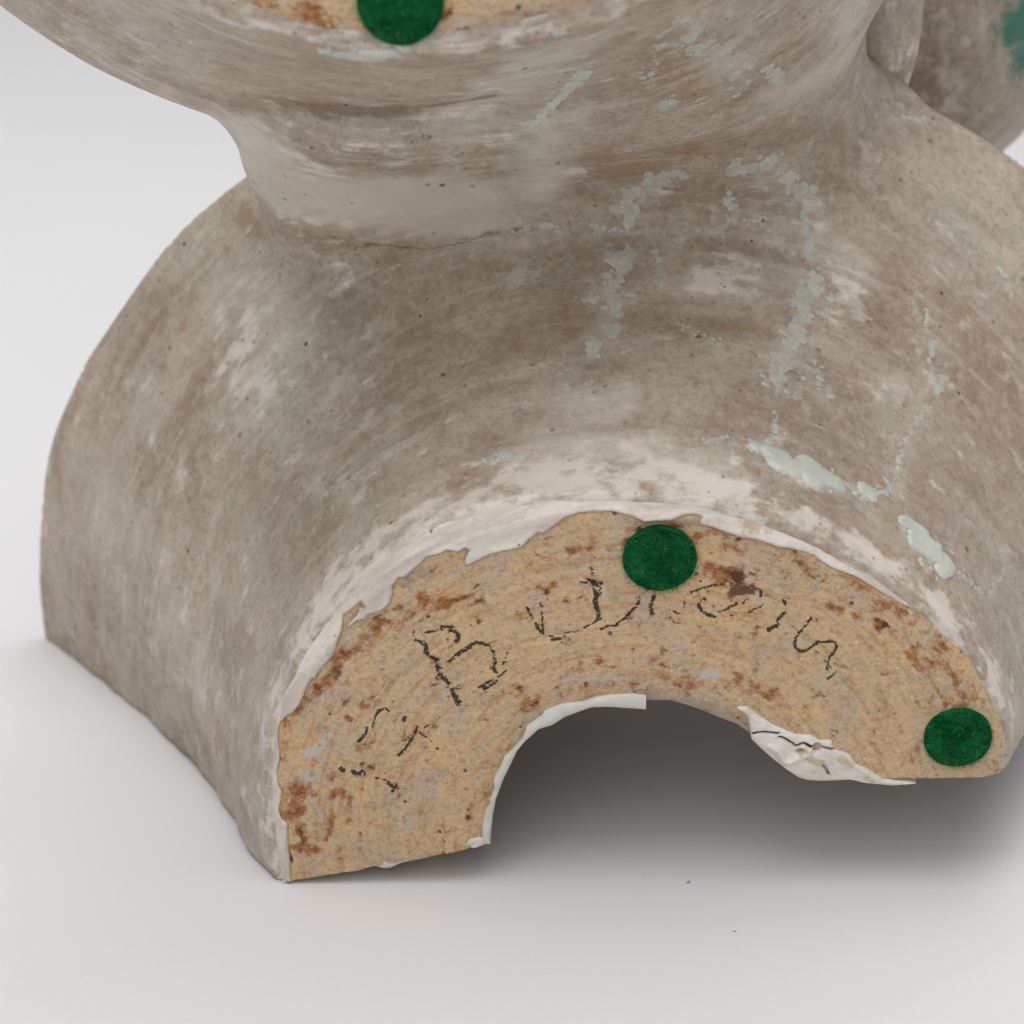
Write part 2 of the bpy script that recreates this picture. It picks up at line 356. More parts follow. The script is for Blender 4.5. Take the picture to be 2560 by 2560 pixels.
def sdf(u, v, w_):
    vc = v + 13.8 * np.clip(w_, 0, 110) / 103.5
    th = np.degrees(np.arctan2(vc, u)); rho = np.hypot(u, vc)
    wob = .9 * vnoise(u / 34, v / 34, w_ / 34, 5) + .45 * vnoise(u / 13, v / 13, w_ / 13, 8) 
    ring = .75 * vnoise(w_ / 5.5 + u / 60, th / 26, 4.4, 61) * sstep(-10, 35, u) * sstep(14, 26, w_) + .42 * vnoise(rho / 4.6, th / 34, w_ / 5, 3) + .16 * vnoise(rho / 1.9, th / 16, w_ / 2.4, 31)
    R = interp_s(w_, PW, PR) + (np.interp(th, TH, RR) - 68.1) * np.exp(-np.maximum(w_, 0) / 18)
    fade = sstep(0, 14, w_) * (1 - .7 * sstep(80, 100, w_))
    d = (rho - R) * .80 + (wob + ring) * fade
    Ri = np.where(w_ < 12, 30.5, 30.5 + (R - 8 - 30.5) * sstep(12, 40, w_))
    edge = D1 + .9 * vnoise(th / 9, 0, 0, 9)
    d = smax(d, w_ - edge, 2.8); d = np.maximum(d, .6 - w_); d = smax(d, -np.maximum((rho - Ri) * .85, w_ - 88), 2.)  # hollow gets an added back wall, put in to keep the arch dark
    cut = 0.2 + 2.3 * sstep(66, 58, rho) * sstep(20, 2, w_) + 3.6 * sstep(64, 34, u) * sstep(10, 20, u) * sstep(28, 8, w_) + .9 * np.maximum(vnoise(rho / 9, w_ / 8, 0, 33) + .1, 0) * sstep(3, 14, w_)
    # upper bowl, a full round
    uu, vv = u - UC[0], v - UC[1]; rho2 = np.hypot(uu, vv); th2 = np.degrees(np.arctan2(vv, uu))
    Rb = interp_s(w_, PW2, PR2)
    d2 = (rho2 - Rb) * .80 + wob * .8 * fade + .28 * vnoise(rho2 / 5.5, th2 / 30, w_ / 6, 13)
    d2 = smax(d2, w_ - (D2 + .9 * vnoise(th2 / 8, 0, 3, 9)), 3.); d2 = smax(d2, .2 - w_, 2.0)
    Rj = Rb - 9; d2 = smax(d2, -smax((rho2 - Rj) * .85, 12 - w_, 2.) , 2.)
    # bridge of clay between the two
    rec = 15 * (np.maximum(-u - 18, 0) / 36)**2 + 24 * (np.maximum(u - 32, 0) / 34)**2
    bul = 3.6 * np.exp(-((v - 122 + .05 * u) / 8.5)**2) * sstep(22, 0, u) * sstep(-60, -42, u)
    fr = (37 - bul + rec + .68 * (135 - v) + 1.3 * vnoise(u / 24, v / 24, 1, 41) - w_) * .80
    side = np.abs(u - 4.5 - .06 * (v - 115)) - (60.5 - 1.5 * sstep(10, -30, u) + 3 * sstep(0, 30, u)) + .8 * vnoise(v / 14, w_ / 14, 2, 42)
    d3 = smax(smax(fr, side, 9 + 11 * sstep(0, 40, u)), np.maximum(w_ - 99, np.abs(v - 118) - 32), 10) + .6 * vnoise(u / 16, v / 16, w_ / 16, 44)
    b = smin(d, d3, 9 - 3.0 * sstep(-38, -52, u) + 8 * sstep(10, 50, u)) + .35 * np.exp(-((d - d3) / 1.1)**2) * sstep(8, -10, u)
    gv = 2.8 * np.exp(-((b - d2 + .8) / 2.2)**2) * sstep(10, -8, u) * sstep(-52, -40, u)
    b = smin(b, d2, 3.5 + 14 * sstep(-8, 36, u)) + gv
    # pressed groove under the upper foot
    b = smax(b, cut - v, .8)
    return b

def surface_nets(f, lo, hi, h):
    xs = [np.arange(lo[i], hi[i] + h, h) for i in range(3)]
    X, Y, Zz = np.meshgrid(*xs, indexing='ij'); shp = X.shape
    D = np.empty(shp)
    for i in range(0, shp[0], 24): D[i:i + 24] = f(X[i:i + 24], Y[i:i + 24], Zz[i:i + 24])
    s = D < 0
    acc = np.zeros([n - 1 for n in shp] + [3]); cnt = np.zeros([n - 1 for n in shp])
    n0, n1, n2 = shp
    def sl(a, n): return slice(a, n - 1 + a)
    corners = [(i, j, k) for i in (0, 1) for j in (0, 1) for k in (0, 1)]
    tot = sum(s[sl(i, n0), sl(j, n1), sl(k, n2)].astype(np.int8) for i, j, k in corners)
    act = (tot > 0) & (tot < 8); idx = np.argwhere(act)
    acc = np.zeros((len(idx), 3)); cnt = np.zeros(len(idx))
    for a in corners:
        for ax in range(3):
            if a[ax]: continue
            b = list(a); b[ax] = 1
            da = D[idx[:, 0] + a[0], idx[:, 1] + a[1], idx[:, 2] + a[2]]; db = D[idx[:, 0] + b[0], idx[:, 1] + b[1], idx[:, 2] + b[2]]
            cr = (da < 0) != (db < 0); t = np.where(cr, da / np.where(cr, da - db, 1), 0)
            p = np.tile(np.array(a, float), (len(idx), 1)); p[:, ax] += t
            acc += p * cr[:, None]; cnt += cr
    verts = np.array(lo) + (idx + acc / cnt[:, None]) * h
    vid = -np.ones(act.shape, np.int64); vid[act] = np.arange(len(idx))
    quads = []
    for ax in range(3):
        o1, o2 = [(1, 2), (2, 0), (0, 1)][ax]
        lo_ = [1, 1, 1]; lo_[ax] = 0; hi_ = [n - 1 for n in shp]
        sa = tuple(slice(lo_[i], hi_[i]) for i in range(3))
        sb = [slice(lo_[i], hi_[i]) for i in range(3)]; sb[ax] = slice(lo_[ax] + 1, hi_[ax] + 1); sb = tuple(sb)
        A, B = s[sa], s[sb]; cr = np.argwhere(A != B); base = cr + np.array(lo_)
        e1 = np.zeros(3, int); e1[o1] = 1; e2 = np.zeros(3, int); e2[o2] = 1
        g = lambda q: vid[q[:, 0], q[:, 1], q[:, 2]]
        q = np.c_[g(base - e1 - e2), g(base - e2), g(base), g(base - e1)]
        fl = A[tuple(cr.T)]
        q[~fl] = q[~fl][:, ::-1]; quads.append(q)
    q = np.vstack(quads); q = q[(q >= 0).all(1)]
    return verts, q

def project(verts, f, it=2, e=.15):
    for _ in range(it):
        x, y, zz = verts.T; d = f(x, y, zz)
        g = np.c_[f(x + e, y, zz) - f(x - e, y, zz), f(x, y + e, zz) - f(x, y - e, zz), f(x, y, zz + e) - f(x, y, zz - e)] / (2 * e)
        gl = (g**2).sum(1) + 1e-9; mv = np.clip(-d / gl, -1, 1)[:, None] * g * .9
        verts = verts + np.clip(mv, -.5, .5)
    return verts

root = bpy.data.objects.new('ceramic_sculpture', None); COL.objects.link(root)
root.matrix_world = MAT; root.empty_display_size = .02
root['label'] = 'mottled grey brown glazed ceramic sculpture lying on its side with bare clay feet facing us'
root['category'] = 'sculpture'

verts, quads = surface_nets(sdf, (-142, -3, -1.5), (142, 364, 107.), 1.25)
verts = project(verts, sdf)
u, v, w_ = verts.T
# world-space tree of the body for placing marks on it
Mn = np.array(MAT)
def to_world(p): p = np.atleast_2d(p); return (np.c_[p[:, 0], p[:, 1], -p[:, 2]] / 1000) @ Mn[:3, :3].T + Mn[:3, 3]
tree = BVHTree.FromPolygons([tuple(p) for p in verts], quads.tolist())
def frame_ray(p):
    d = ray(p); q = CC - O
    o = np.array([q.dot(U), q.dot(V), q.dot(W)]) * 1000; dd = np.array([d.dot(U), d.dot(V), d.dot(W)])
    return o, dd
def hit(p):
    o, d = frame_ray(p); r = tree.ray_cast(Vector(o), Vector(d))
    if r[0] is None: return None, None
    n = np.array(r[1]); n = -n if n.dot(d) > 0 else n
    return np.array(r[0]), n
def field3(marks):
    "marks: list of (pixel points, radius mm, strength)"
    f = np.zeros(len(verts))
    for pts, rad, st in marks:
        hs = []
        pr_ = resample(pts, max(2, int(len(pts) * 4))) if len(pts) > 1 else np.array(pts)
        for p in pr_:
            h_, _ = hit(p)
            if h_ is not None: hs.append(h_)
        for h_ in hs:
            d2 = ((verts - h_)**2).sum(1); f = np.maximum(f, st * np.exp(-d2 / (rad * rad)))
    return f
rho = np.hypot(u, v); th = np.arctan2(v, u)
rho2 = np.hypot(u - UC[0], v - UC[1]); th2 = np.arctan2(-(u - UC[0]), -(v - UC[1]))
mlow = sstep(4, -4, rho - 92 - (rho2 - 104) + (v - 118) * .6)
arc1 = np.interp(rho, [60, 130], [0, 110]); arc2 = np.interp(rho2, [70, 130], [0, 90])
f1 = np.c_[th * 85, arc1 + 0 * u, w_ * .6] / 1000; f2 = np.c_[th2 * 95 + 400, arc2, w_ * .6] / 1000
flow = f1 * mlow[:, None] + f2 * (1 - mlow[:, None])

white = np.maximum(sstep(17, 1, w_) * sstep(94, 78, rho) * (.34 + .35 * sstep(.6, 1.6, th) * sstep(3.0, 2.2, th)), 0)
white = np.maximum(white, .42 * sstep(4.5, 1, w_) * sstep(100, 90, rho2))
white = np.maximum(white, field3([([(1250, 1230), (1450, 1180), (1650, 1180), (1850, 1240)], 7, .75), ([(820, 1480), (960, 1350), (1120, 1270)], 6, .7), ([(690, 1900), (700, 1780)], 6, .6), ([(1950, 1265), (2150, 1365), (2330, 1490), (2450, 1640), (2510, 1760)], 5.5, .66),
    ([(600, 830), (640, 960)], 9, .55), ([(760, 560), (860, 700)], 8, .35), ([(1830, 690)], 7, .7), ([(2000, 560), (2080, 700)], 9, .4), ([(700, 330), (760, 420)], 7, .45), ([(960, 300), (1200, 330)], 8, .35), ([(450, 1100)], 8, .2), ([(620, 700)], .1, .01), ([(2080, 150)], .1, .01)]))  # the lone spot right of centre paints a specular highlight in white
mint = field3([([(1500, 1190), (1430, 1150)], 9, .6), ([(1380, 280), (1320, 380)], 10, .6), ([(640, 400), (650, 480), (660, 350)], 6, .55), ([(1290, 130), (1400, 190)], 7, .6), ([(1100, 230), (1250, 200)], 6, .45), ([(1950, 430), (2010, 470)], 7, .4),
    ([(1240, 1140), (1330, 1080)], 7, .35), ([(1500, 690), (1480, 600)], 6, .45), ([(1850, 1120), (2120, 1240)], 6, .4), ([(2290, 330), (2330, 390)], 6, .4), ([(1700, 50), (1830, 180)], 8, .4), ([(1500, 650), (1540, 780), (1470, 900)], 7, .42), ([(2000, 730), (2000, 850), (1950, 950)], 7, .42), ([(1900, 420), (2020, 500), (2030, 620)], 5, .45), ([(1550, 480), (1650, 440)], 6, .4), ([(2330, 950), (2270, 1100), (2230, 1220)], 4, .4), ([(1900, 1120), (2110, 1230), (2330, 1400)], 4.5, .5), ([(2400, 560), (2520, 720)], 6, .45), ([(1080, 540), (1200, 560)], 7, .3)])
rust = field3([([(1480, 400), (1560, 430), (1720, 380)], 8, .6), ([(1700, 160), (1740, 240)], 6, .5), ([(1450, 470)], 6, .5), ([(1750, 800), (1900, 830)], 4, .45), ([(600, 520), (640, 570), (860, 600)], 5, .5), ([(450, 820), (480, 760)], 4, .5), ([(1380, 640), (1500, 620)], 5, .45), ([(820, 260), (700, 250)], 4, .5),
    ([(1080, 610), (1000, 590)], 4, .4), ([(2280, 660), (2180, 640)], 6, .35), ([(2230, 410)], 6, .4), ([(2000, 70), (1960, 150)], 7, .45), ([(1850, 1140), (1890, 1180)], 1.3, 1.), ([(1250, 870), (1400, 900), (1520, 880)], 7, .3), ([(2060, 940), (2200, 900)], 7, .3), ([(1000, 700), (1300, 800), (1500, 900)], 13, .26), ([(1650, 950), (1950, 1050)], 10, .22)])
dark = field3([([(720, 262), (830, 280), (960, 278), (1100, 262), (1230, 240)], 2.6, .85), ([(850, 618), (930, 612), (1000, 622), (1130, 610), (1210, 585), (1330, 570)], .9, .75), ([(2030, 440), (2110, 460), (2200, 480)], 2, .5), ([(930, 590), (935, 560)], .8, .6), ([(1650, 520), (1500, 560)], 1.5, .35)])  # first mark: brown groove under the upper bowl, its shading painted in
milk = field3([([(650, 380), (680, 470), (900, 500), (1150, 520)], 12, .98), ([(1150, 300), (1300, 200), (1450, 100)], 10, .60), ([(1380, 330), (1330, 480)], 9, .6), ([(1950, 250), (2120, 150), (2130, 30)], 9, .55), ([(2000, 560), (2150, 680)], 9, .5), ([(560, 720), (700, 850), (620, 980)], 14, .5), ([(1350, 1120), (1600, 1130), (1800, 1190)], 9, .6), ([(1450, 1020), (1550, 1000)], 8, .5), ([(300, 1250), (420, 1500), (500, 1700)], 14, .40), ([(430, 900), (380, 1020)], 10, .4), ([(800, 1150), (1000, 1080)], 9, .35), ([(1700, 760), (1850, 700)], 9, .4), ([(2200, 1000), (2350, 850)], 10, .3), ([(250, 120), (420, 230)], 9, .4), ([(1900, 900), (2100, 870)], 9, .3), ([(2350, 600)], 10, .35)])  # milky glaze patches; on the neck they also paint in its brighter light
nz = np.zeros(len(verts))
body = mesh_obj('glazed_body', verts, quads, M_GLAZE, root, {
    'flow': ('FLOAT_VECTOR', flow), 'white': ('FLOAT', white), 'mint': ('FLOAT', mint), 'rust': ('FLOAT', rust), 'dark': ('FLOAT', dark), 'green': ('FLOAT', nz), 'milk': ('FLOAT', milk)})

# ------------------------------------------------------------------ lower base ring: bare clay with writing
NTt, NS = 720, 200
oc = resample(outF, NTt, 6); ic = resample(innF, NTt, 3)
# match parameters by angle so that the rungs stay radial
tt = np.linspace(0, 1, NTt)
def ring_mesh():
    sec = []   # (s across, w offset, tag)
    rows = []
    for j in range(NS + 1):
        s_ = j / NS; rows.append((s_, None))
    P = ic[:, None, :] * (1 - np.array([r[0] for r in rows]))[None, :, None] + oc[:, None, :] * np.array([r[0] for r in rows])[None, :, None]
    uu, vv = P[..., 0], P[..., 1]; ss = np.broadcast_to(np.linspace(0, 1, NS + 1)[None, :], uu.shape)
    flat = np.c_[uu.ravel(), vv.ravel()]
    # signed distance to the glaze edge
    d = seg_dist(flat, np.vstack([bareF, bareF[:1]])); ins = inside(flat, bareF); gl = np.where(ins, -d, d)
    wdt = np.linalg.norm(oc - ic, axis=1)[:, None]; de = np.minimum(ss, 1 - ss) * wdt   # distance from either edge
    hh = -.5 * np.sqrt(np.clip(1 - (1 - np.clip(de / 1.6, 0, 1))**2, 0, 1)).ravel()
    so = ((1 - ss) * wdt).ravel(); si = (ss * wdt).ravel()
    hh += .9 * sstep(9, 0, si)**2 * 1.1 + 1.3 * sstep(5, 0, so)**2
    x, y = flat.T
    h2 = -.55 * sstep(-.15, .55, gl) - .12 * sstep(.6, 0, np.abs(gl - .5))
    h2 = h2 * sstep(1.0, 3.0, so)
    h2 += .16 * vnoise(x / 9, y / 9, 0, 2) + .10 * fbm(x / 2.6, y / 2.6, 0, 4, 3) + .035 * vnoise(x / .7, y / .7, 0, 6)
    rho_ = np.hypot(x, y); h2 += .12 * vnoise(rho_ / 1.1, np.arctan2(y, x) * 3, 0, 12)
    # the flake of clay lifted near the letter D, and a shallow scar
    fl = faces(Z3([(540, 640), (620, 640), (700, 665), (735, 700), (745, 740), (775, 785)])); dd = seg_dist(flat, fl)
    cen = fl.mean(0); side = ((flat - cen) @ (np.array([1., .6]) / 1.17))
    h2 += np.where(side > -1.0, .75, -.5) * np.exp(-(dd / .8)**2)
    for pl in (Z3([(0, 1100), (160, 1100), (330, 1070), (500, 1015), (650, 935)]), Z2([(1230, 850), (1400, 905), (1600, 850), (1900, 790)])):
        q = faces(pl); h2 += .18 * np.exp(-(seg_dist(flat, q) / .35)**2)
    wv = hh + h2
    A = {}
    # charcoal writing -------------------------------------------------
    ink = np.zeros(len(flat))
    def stroke(pts, wd=.50, st=1.):
        q = faces(pts)
        if len(q) > 2: q = resample(q, len(q) * 5, 3)
        dm = seg_dist(flat, q); np.maximum(ink, st * sstep(wd * 1.35, wd * .25, dm), out=ink)
    B = .62
    stroke(Z2([(420, 795), (520, 775), (580, 765)]), .38, .8); stroke(Z2([(585, 740), (640, 738), (700, 735)]), .50); stroke(Z2([(660, 770), (720, 785), (755, 820), (745, 860), (715, 900)]), .62); stroke(Z2([(715, 900), (645, 948)]), .22, .7)
    stroke(Z2([(300, 775), (295, 835)]), .3, .6); stroke(Z2([(315, 870), (375, 890)]), .34, .9); stroke(Z2([(395, 895), (425, 970), (450, 1030), (530, 1065)]), .66); stroke(Z2([(535, 1120), (560, 1190), (590, 1250), (650, 1300)]), .55); stroke(Z2([(590, 1240), (640, 1300)]), .6)
    stroke(Z2([(600, 1350), (700, 1350), (770, 1362)]), .26, .85); stroke(Z2([(690, 1370), (710, 1430), (755, 1490), (750, 1515)]), .68)
    stroke(Z2([(660, 1080), (740, 1005), (840, 950), (900, 905), (940, 885), (1040, 920)]), .52); stroke(Z2([(1040, 920), (1085, 960), (1105, 1005)]), .40); stroke(Z2([(1110, 1055), (1125, 1100), (1095, 1150), (1125, 1195)]), .45)
    stroke(Z2([(945, 1350), (1010, 1325), (1090, 1270)]), .42); stroke(Z2([(1010, 1362), (1070, 1335), (1130, 1285)]), .40); stroke(Z2([(1145, 1245), (1235, 1178)]), .34); stroke(Z2([(1180, 1105), (1230, 1095)]), .42, .9); stroke(Z2([(1225, 1060), (1255, 995)]), .25, .6); stroke(Z2([(895, 1400), (915, 1385)]), .3, .6)
    stroke(Z2([(1440, 545), (1470, 600), (1500, 660)]), .42); stroke(Z2([(1530, 700), (1560, 770), (1600, 815)]), .50); stroke(Z2([(1582, 500), (1585, 525)]), .42); stroke(Z2([(1585, 570), (1595, 650), (1590, 720), (1600, 800)]), .32, .9); stroke(Z2([(1700, 875), (1760, 860), (1830, 840)]), .42); stroke(Z2([(1660, 835), (1700, 840)]), .28, .8)
    stroke(Z3([(395, 1027), (500, 1010)]), .22, .95); stroke(Z3([(540, 985), (600, 960), (655, 925)]), .22, .95)
    stroke(Z3([(595, 520), (602, 545)]), .40); stroke(Z3([(605, 575), (615, 585)]), .45); stroke(Z3([(515, 632), (600, 640), (680, 665)]), .24, .9)
    stroke(Z3([(615, 650), (640, 720), (628, 790)]), .66); stroke(Z3([(628, 790), (650, 860), (655, 920)]), .60); stroke(Z3([(655, 660), (665, 720)]), .45, .8)
    stroke(Z3([(670, 992), (720, 972), (760, 962)]), .34); stroke(Z3([(780, 968), (830, 925), (890, 875)]), .42); stroke(Z3([(890, 870), (955, 800), (962, 750)]), .38); stroke(Z3([(1080, 740), (1045, 790), (1050, 880)]), .60, .9); stroke(Z3([(1080, 835), (1190, 845), (1235, 872), (1280, 885)]), .30, .62); stroke(Z3([(1305, 755), (1298, 825)]), .3, .62)
    stroke(Z3([(1350, 715), (1420, 693), (1480, 672), (1540, 660)]), .34); stroke(Z3([(1472, 700), (1470, 725)]), .3, .8); stroke(Z3([(1450, 770), (1410, 790), (1408, 825), (1455, 880), (1530, 902)]), .42); stroke(Z3([(1560, 865), (1630, 838), (1690, 800)]), .40, .9); stroke(Z3([(1738, 796), (1742, 798)]), .38); stroke(Z3([(1420, 630), (1424, 632)]), .42); stroke(Z3([(1640, 885), (1680, 888)]), .25, .7)
    stroke(R4_([(938, 1160), (935, 1185)]), .38, .9); stroke(R4_([(870, 1198), (900, 1200)]), .3, .7); stroke(R4_([(950, 1215), (900, 1245), (880, 1250)]), .34, .7); stroke(R4_([(1022, 1205), (1030, 1215)]), .4); stroke(R4_([(1025, 1250), (1000, 1280)]), .42); stroke(R4_([(1000, 1295), (968, 1315)]), .55)
    stroke(R4_([(1130, 1265), (1105, 1300), (1065, 1350), (1068, 1390), (1110, 1393), (1150, 1362)]), .40); stroke(R4_([(1150, 1360), (1190, 1358), (1222, 1358), (1222, 1390), (1195, 1420), (1188, 1465)]), .38); stroke(R4_([(1222, 1470), (1190, 1498)]), .34, .85); stroke(R4_([(1180, 1430), (1205, 1460)]), .3, .7)
    stroke(Z5([(1000, 280), (985, 265), (960, 262), (920, 290), (905, 315)]), .38); stroke(Z5([(905, 315), (895, 360), (880, 395)]), .36, .9); stroke(Z5([(835, 405), (840, 435), (800, 485), (775, 510)]), .42)
    stroke(Z5([(1125, 330), (1115, 360)]), .50); stroke(Z5([(1220, 400), (1185, 470), (1140, 550), (1110, 585), (1078, 612)]), .40); stroke(Z5([(1160, 465), (1165, 475)]), .5, .8); stroke(Z5([(1305, 380), (1275, 400), (1262, 425)]), .28, .9); stroke(Z5([(1235, 440), (1290, 485), (1335, 518)]), .26, .85); stroke(Z5([(1370, 563), (1374, 566)]), .42, .9)
    stroke(Z5([(650, 725), (653, 727)]), .78, 1.2); stroke(Z5([(730, 745), (768, 755), (800, 740)]), .62, 1.15); stroke(Z5([(815, 738), (825, 770)]), .38); stroke(Z5([(908, 790), (915, 795)]), .36); stroke(Z5([(965, 800), (972, 803)]), .3); stroke(Z5([(1000, 825), (1035, 860), (1060, 850)]), .55); stroke(Z5([(1030, 880), (1034, 884)]), .36); stroke(Z5([(1085, 868), (1130, 870)]), .28, .8); stroke(Z5([(1385, 1190), (1387, 1194)]), .50, 1.25)
    A['ink'] = ('FLOAT', ink)
    def fld(marks):
        f = np.zeros(len(flat))
        for pts, rad, st in marks:
            dm = seg_dist(flat, faces(pts)); f = np.maximum(f, st * np.exp(-(dm / rad)**2))
        return f
    A['rust'] = ('FLOAT', fld([(Z1([(480, 1570), (560, 1500), (600, 1420), (590, 1330)]), 1.5, .95), (Z1([(670, 1305), (720, 1290), (860, 1170), (960, 1080), (1090, 1060)]), 1.7, .90), (Z1([(1120, 980), (1250, 940), (1430, 930)]), 1.7, .95), (Z1([(1240, 880), (1290, 890)]), 1., .9), (Z1([(1500, 900), (1640, 860)]), .6, .9), (Z1([(1600, 1000), (1700, 960)]), 1.5, .5),
        (Z5([(560, 770), (620, 740)]), 1.2, .85), (Z5([(580, 930), (640, 900)]), 1.3, .9), (Z5([(570, 1020), (570, 1200)]), 1.0, .8), (Z5([(720, 1070), (700, 1110)]), .9, .9), (Z5([(710, 850), (720, 1000)]), 1.2, .5), (Z5([(380, 1020), (380, 1025)]), 1.4, 1.1), (Z5([(260, 880), (360, 900), (220, 1060), (300, 1040)]), 2.8, .72), (Z5([(270, 1330), (430, 1320)]), 2.0, .85), (Z5([(260, 1390), (280, 1360)]), 1.2, .9), (Z5([(300, 1180), (400, 1200)]), 2.5, .5), (Z5([(760, 540), (770, 570)]), .8, 1.), (Z5([(900, 500), (850, 550)]), .7, .8), (Z5([(690, 330), (695, 335)]), .8, 1.), (Z5([(630, 1350), (640, 1400)]), 1.5, .55), (Z5([(800, 260), (830, 250)]), .8, .8), (Z5([(915, 205), (920, 210)]), .8, .8),
        (Z3([(450, 400), (560, 400), (620, 340)]), 1.4, .85), (Z3([(100, 520), (180, 440), (320, 400)]), .8, .6), (Z3([(840, 370), (930, 270)]), 2.0, .75), (Z3([(1190, 230), (1350, 280), (1560, 290)]), 1.7, .9), (Z3([(1500, 560), (1600, 580), (1680, 560)]), 1.9, 1.3), (Z3([(190, 670), (250, 700), (270, 720)]), .7, 1.05), (Z3([(270, 690), (320, 650)]), .6, 1.), (Z3([(1060, 1220), (1065, 1222)]), 1.0, 1.), (Z3([(600, 1250), (680, 1250)]), 1.2, .5), (Z3([(1120, 1350), (1350, 1420)]), 3.5, .45), (Z3([(350, 1370), (480, 1350)]), 1.6, .5), (Z3([(1700, 1400), (1780, 1400)]), 2.0, .5), (Z3([(60, 1560), (160, 1700)]), 3, .5), (Z3([(1460, 1420), (1500, 1440)]), 1.5, .5),
        (R4_([(1200, 1220), (1240, 1240)]), 1.2, .9), (R4_([(1290, 1250), (1300, 1260)]), 1., .9), (R4_([(1380, 1290), (1430, 1310), (1490, 1390), (1540, 1460)]), 1.1, .9), (R4_([(1350, 1190), (1410, 1230)]), 1.1, .8), (R6_([(1600, 200), (1660, 260), (1710, 330)]), 3.2, .55), (R6_([(1740, 370), (1760, 400), (1650, 390)]), 1.8, .6), (R6_([(850, 300), (970, 350), (1000, 380)]), 1.8, .6), (R6_([(1500, 590), (1505, 600)]), 1.2, .7), (R6_([(1800, 620), (1840, 640)]), 1.8, .5), (R6_([(1540, 400), (1640, 380)]), 2., .45), (R4_([(700, 985), (900, 1010), (1150, 1080), (1330, 1160), (1500, 1270), (1640, 1390)]), 1.6, .55), (Z5([(200, 900), (190, 700), (190, 500), (230, 360), (370, 200)]), 1.3, .45), (Z3([(60, 1500), (300, 1480), (700, 1420), (1000, 1440)]), 1.6, .40), (Z5([(1650, 1100), (1750, 850), (1850, 600)]), 1.4, .4)]))
    A['brown'] = ('FLOAT', fld([(Z3([(1690, 590), (1740, 600)]), 1.1, .9), (Z3([(1690, 700), (1790, 690)]), 1.5, 1.3), (Z3([(1720, 640), (1760, 650)]), 1.1, .9), (Z5([(255, 1385), (275, 1400)]), .9, .8), (Z3([(920, 280), (960, 250)]), 1.0, .7), (R4_([(1408, 1298), (1425, 1305)]), .8, .9), (Z3([(255, 700), (262, 720)]), .4, .9), (R4_([(1280, 1217), (1284, 1219)]), .6, 1.), (Z1([(1140, 480), (1150, 490)]), .1, .1)]))
    A['pale'] = ('FLOAT', fld([(Z5([(380, 610), (440, 600), (500, 520)]), 1.4, .75), (Z5([(350, 740), (400, 800)]), 1.4, .65), (Z5([(470, 1000), (480, 1100)]), 1.3, .5), (Z5([(560, 465), (565, 468)]), .8, .8), (Z3([(1430, 1340), (1520, 1340)]), 1.6, .85), (Z1([(1120, 870), (1150, 850)]), .8, .8), (R6_([(730, 372), (735, 374)]), .7, .8), (R4_([(860, 998), (865, 1000)]), .8, .7), (Z3([(690, 700), (720, 760)]), 1.0, .6)]))
    A['grey'] = ('FLOAT', np.maximum(fld([(Z3([(1030, 1540), (1300, 1570), (1500, 1640), (1700, 1720), (1850, 1850)]), 3.2, .85), (Z3([(1000, 200), (1380, 170)]), 1.6, .8), (Z1([(1150, 750), (1230, 680)]), 2.2, .75), (Z5([(400, 170), (550, 170), (700, 200)]), 3., .55), (Z3([(1400, 1020), (1800, 1100)]), 3, .4), (Z5([(900, 1000), (1000, 980)]), 3, .5), (Z3([(0, 560), (300, 900)]), 3, .25)]), .0 * gl))
    A['gl'] = ('FLOAT', gl)
    thp = np.arctan2(y, x)
    wn = fld([(R4_([(900, 900), (1100, 930), (1250, 1010), (1400, 1100)]), 3.5, .7), (R4_([(1500, 1200), (1650, 1330), (1780, 1440)]), 3.5, .6), (R4_([(1800, 1500), (1830, 1600)]), 3, .7)]); A['worn'] = ('FLOAT', wn)
    A['flow'] = ('FLOAT_VECTOR', np.c_[thp * 60, rho_, wv * 0] / 1000)
    # add back walls: inner side, outer side, ends
    nT, nS = NTt, NS + 1
    G = np.stack([uu, vv, wv.reshape(nT, nS)], -1)
    cr_ = (G[:, -1, :2] - G[:, 0, :2]); cr_ /= np.linalg.norm(cr_, axis=1)[:, None]
    def col(src, off, ww):
        c_ = src.copy(); c_[:, :2] += cr_ * off; c_[:, 2] = src[:, 2] + ww if ww < 4 else ww; return c_
    cols = [col(G[:, 0], .6, 12.), col(G[:, 0], .15, 3.0), col(G[:, 0], -.05, .9)] + [G[:, j] for j in range(nS)] + [col(G[:, -1], .12, .8), col(G[:, -1], -.6, 3.9)]
    G2 = np.stack(cols, 1); nS2 = G2.shape[1]; src = np.r_[0, 0, 0, np.arange(nS), nS - 1, nS - 1]
    r0 = G2[:1].copy(); r0[..., 2] = np.maximum(r0[..., 2], 0) + 9; r0[..., 1] += .5; r00 = G2[:1].copy(); r00[..., 2] += .8; r00[..., 1] -= .1
    r1 = G2[-1:].copy(); r1[..., 2] = np.maximum(r1[..., 2], 0) + 9; r1[..., 1] += .5; r11 = G2[-1:].copy(); r11[..., 2] += .8; r11[..., 1] -= .1
    G3 = np.concatenate([r0, r00, G2, r11, r1], 0)
    rs = np.r_[0, 0, np.arange(nT), nT - 1, nT - 1]
    ii = (rs[:, None] * nS + src[None, :]).ravel()
    at = {k_: (t_, np.asarray(d_)[ii]) for k_, (t_, d_) in A.items()}
    o = mesh_obj('foot_ring', G3.reshape(-1, 3), grid_quads(G3.shape[0], nS2, True), M_CLAY, root, at)
    o['label'] = 'half ring foot of bare tan clay with worn charcoal writing'
    return o
ring = ring_mesh()

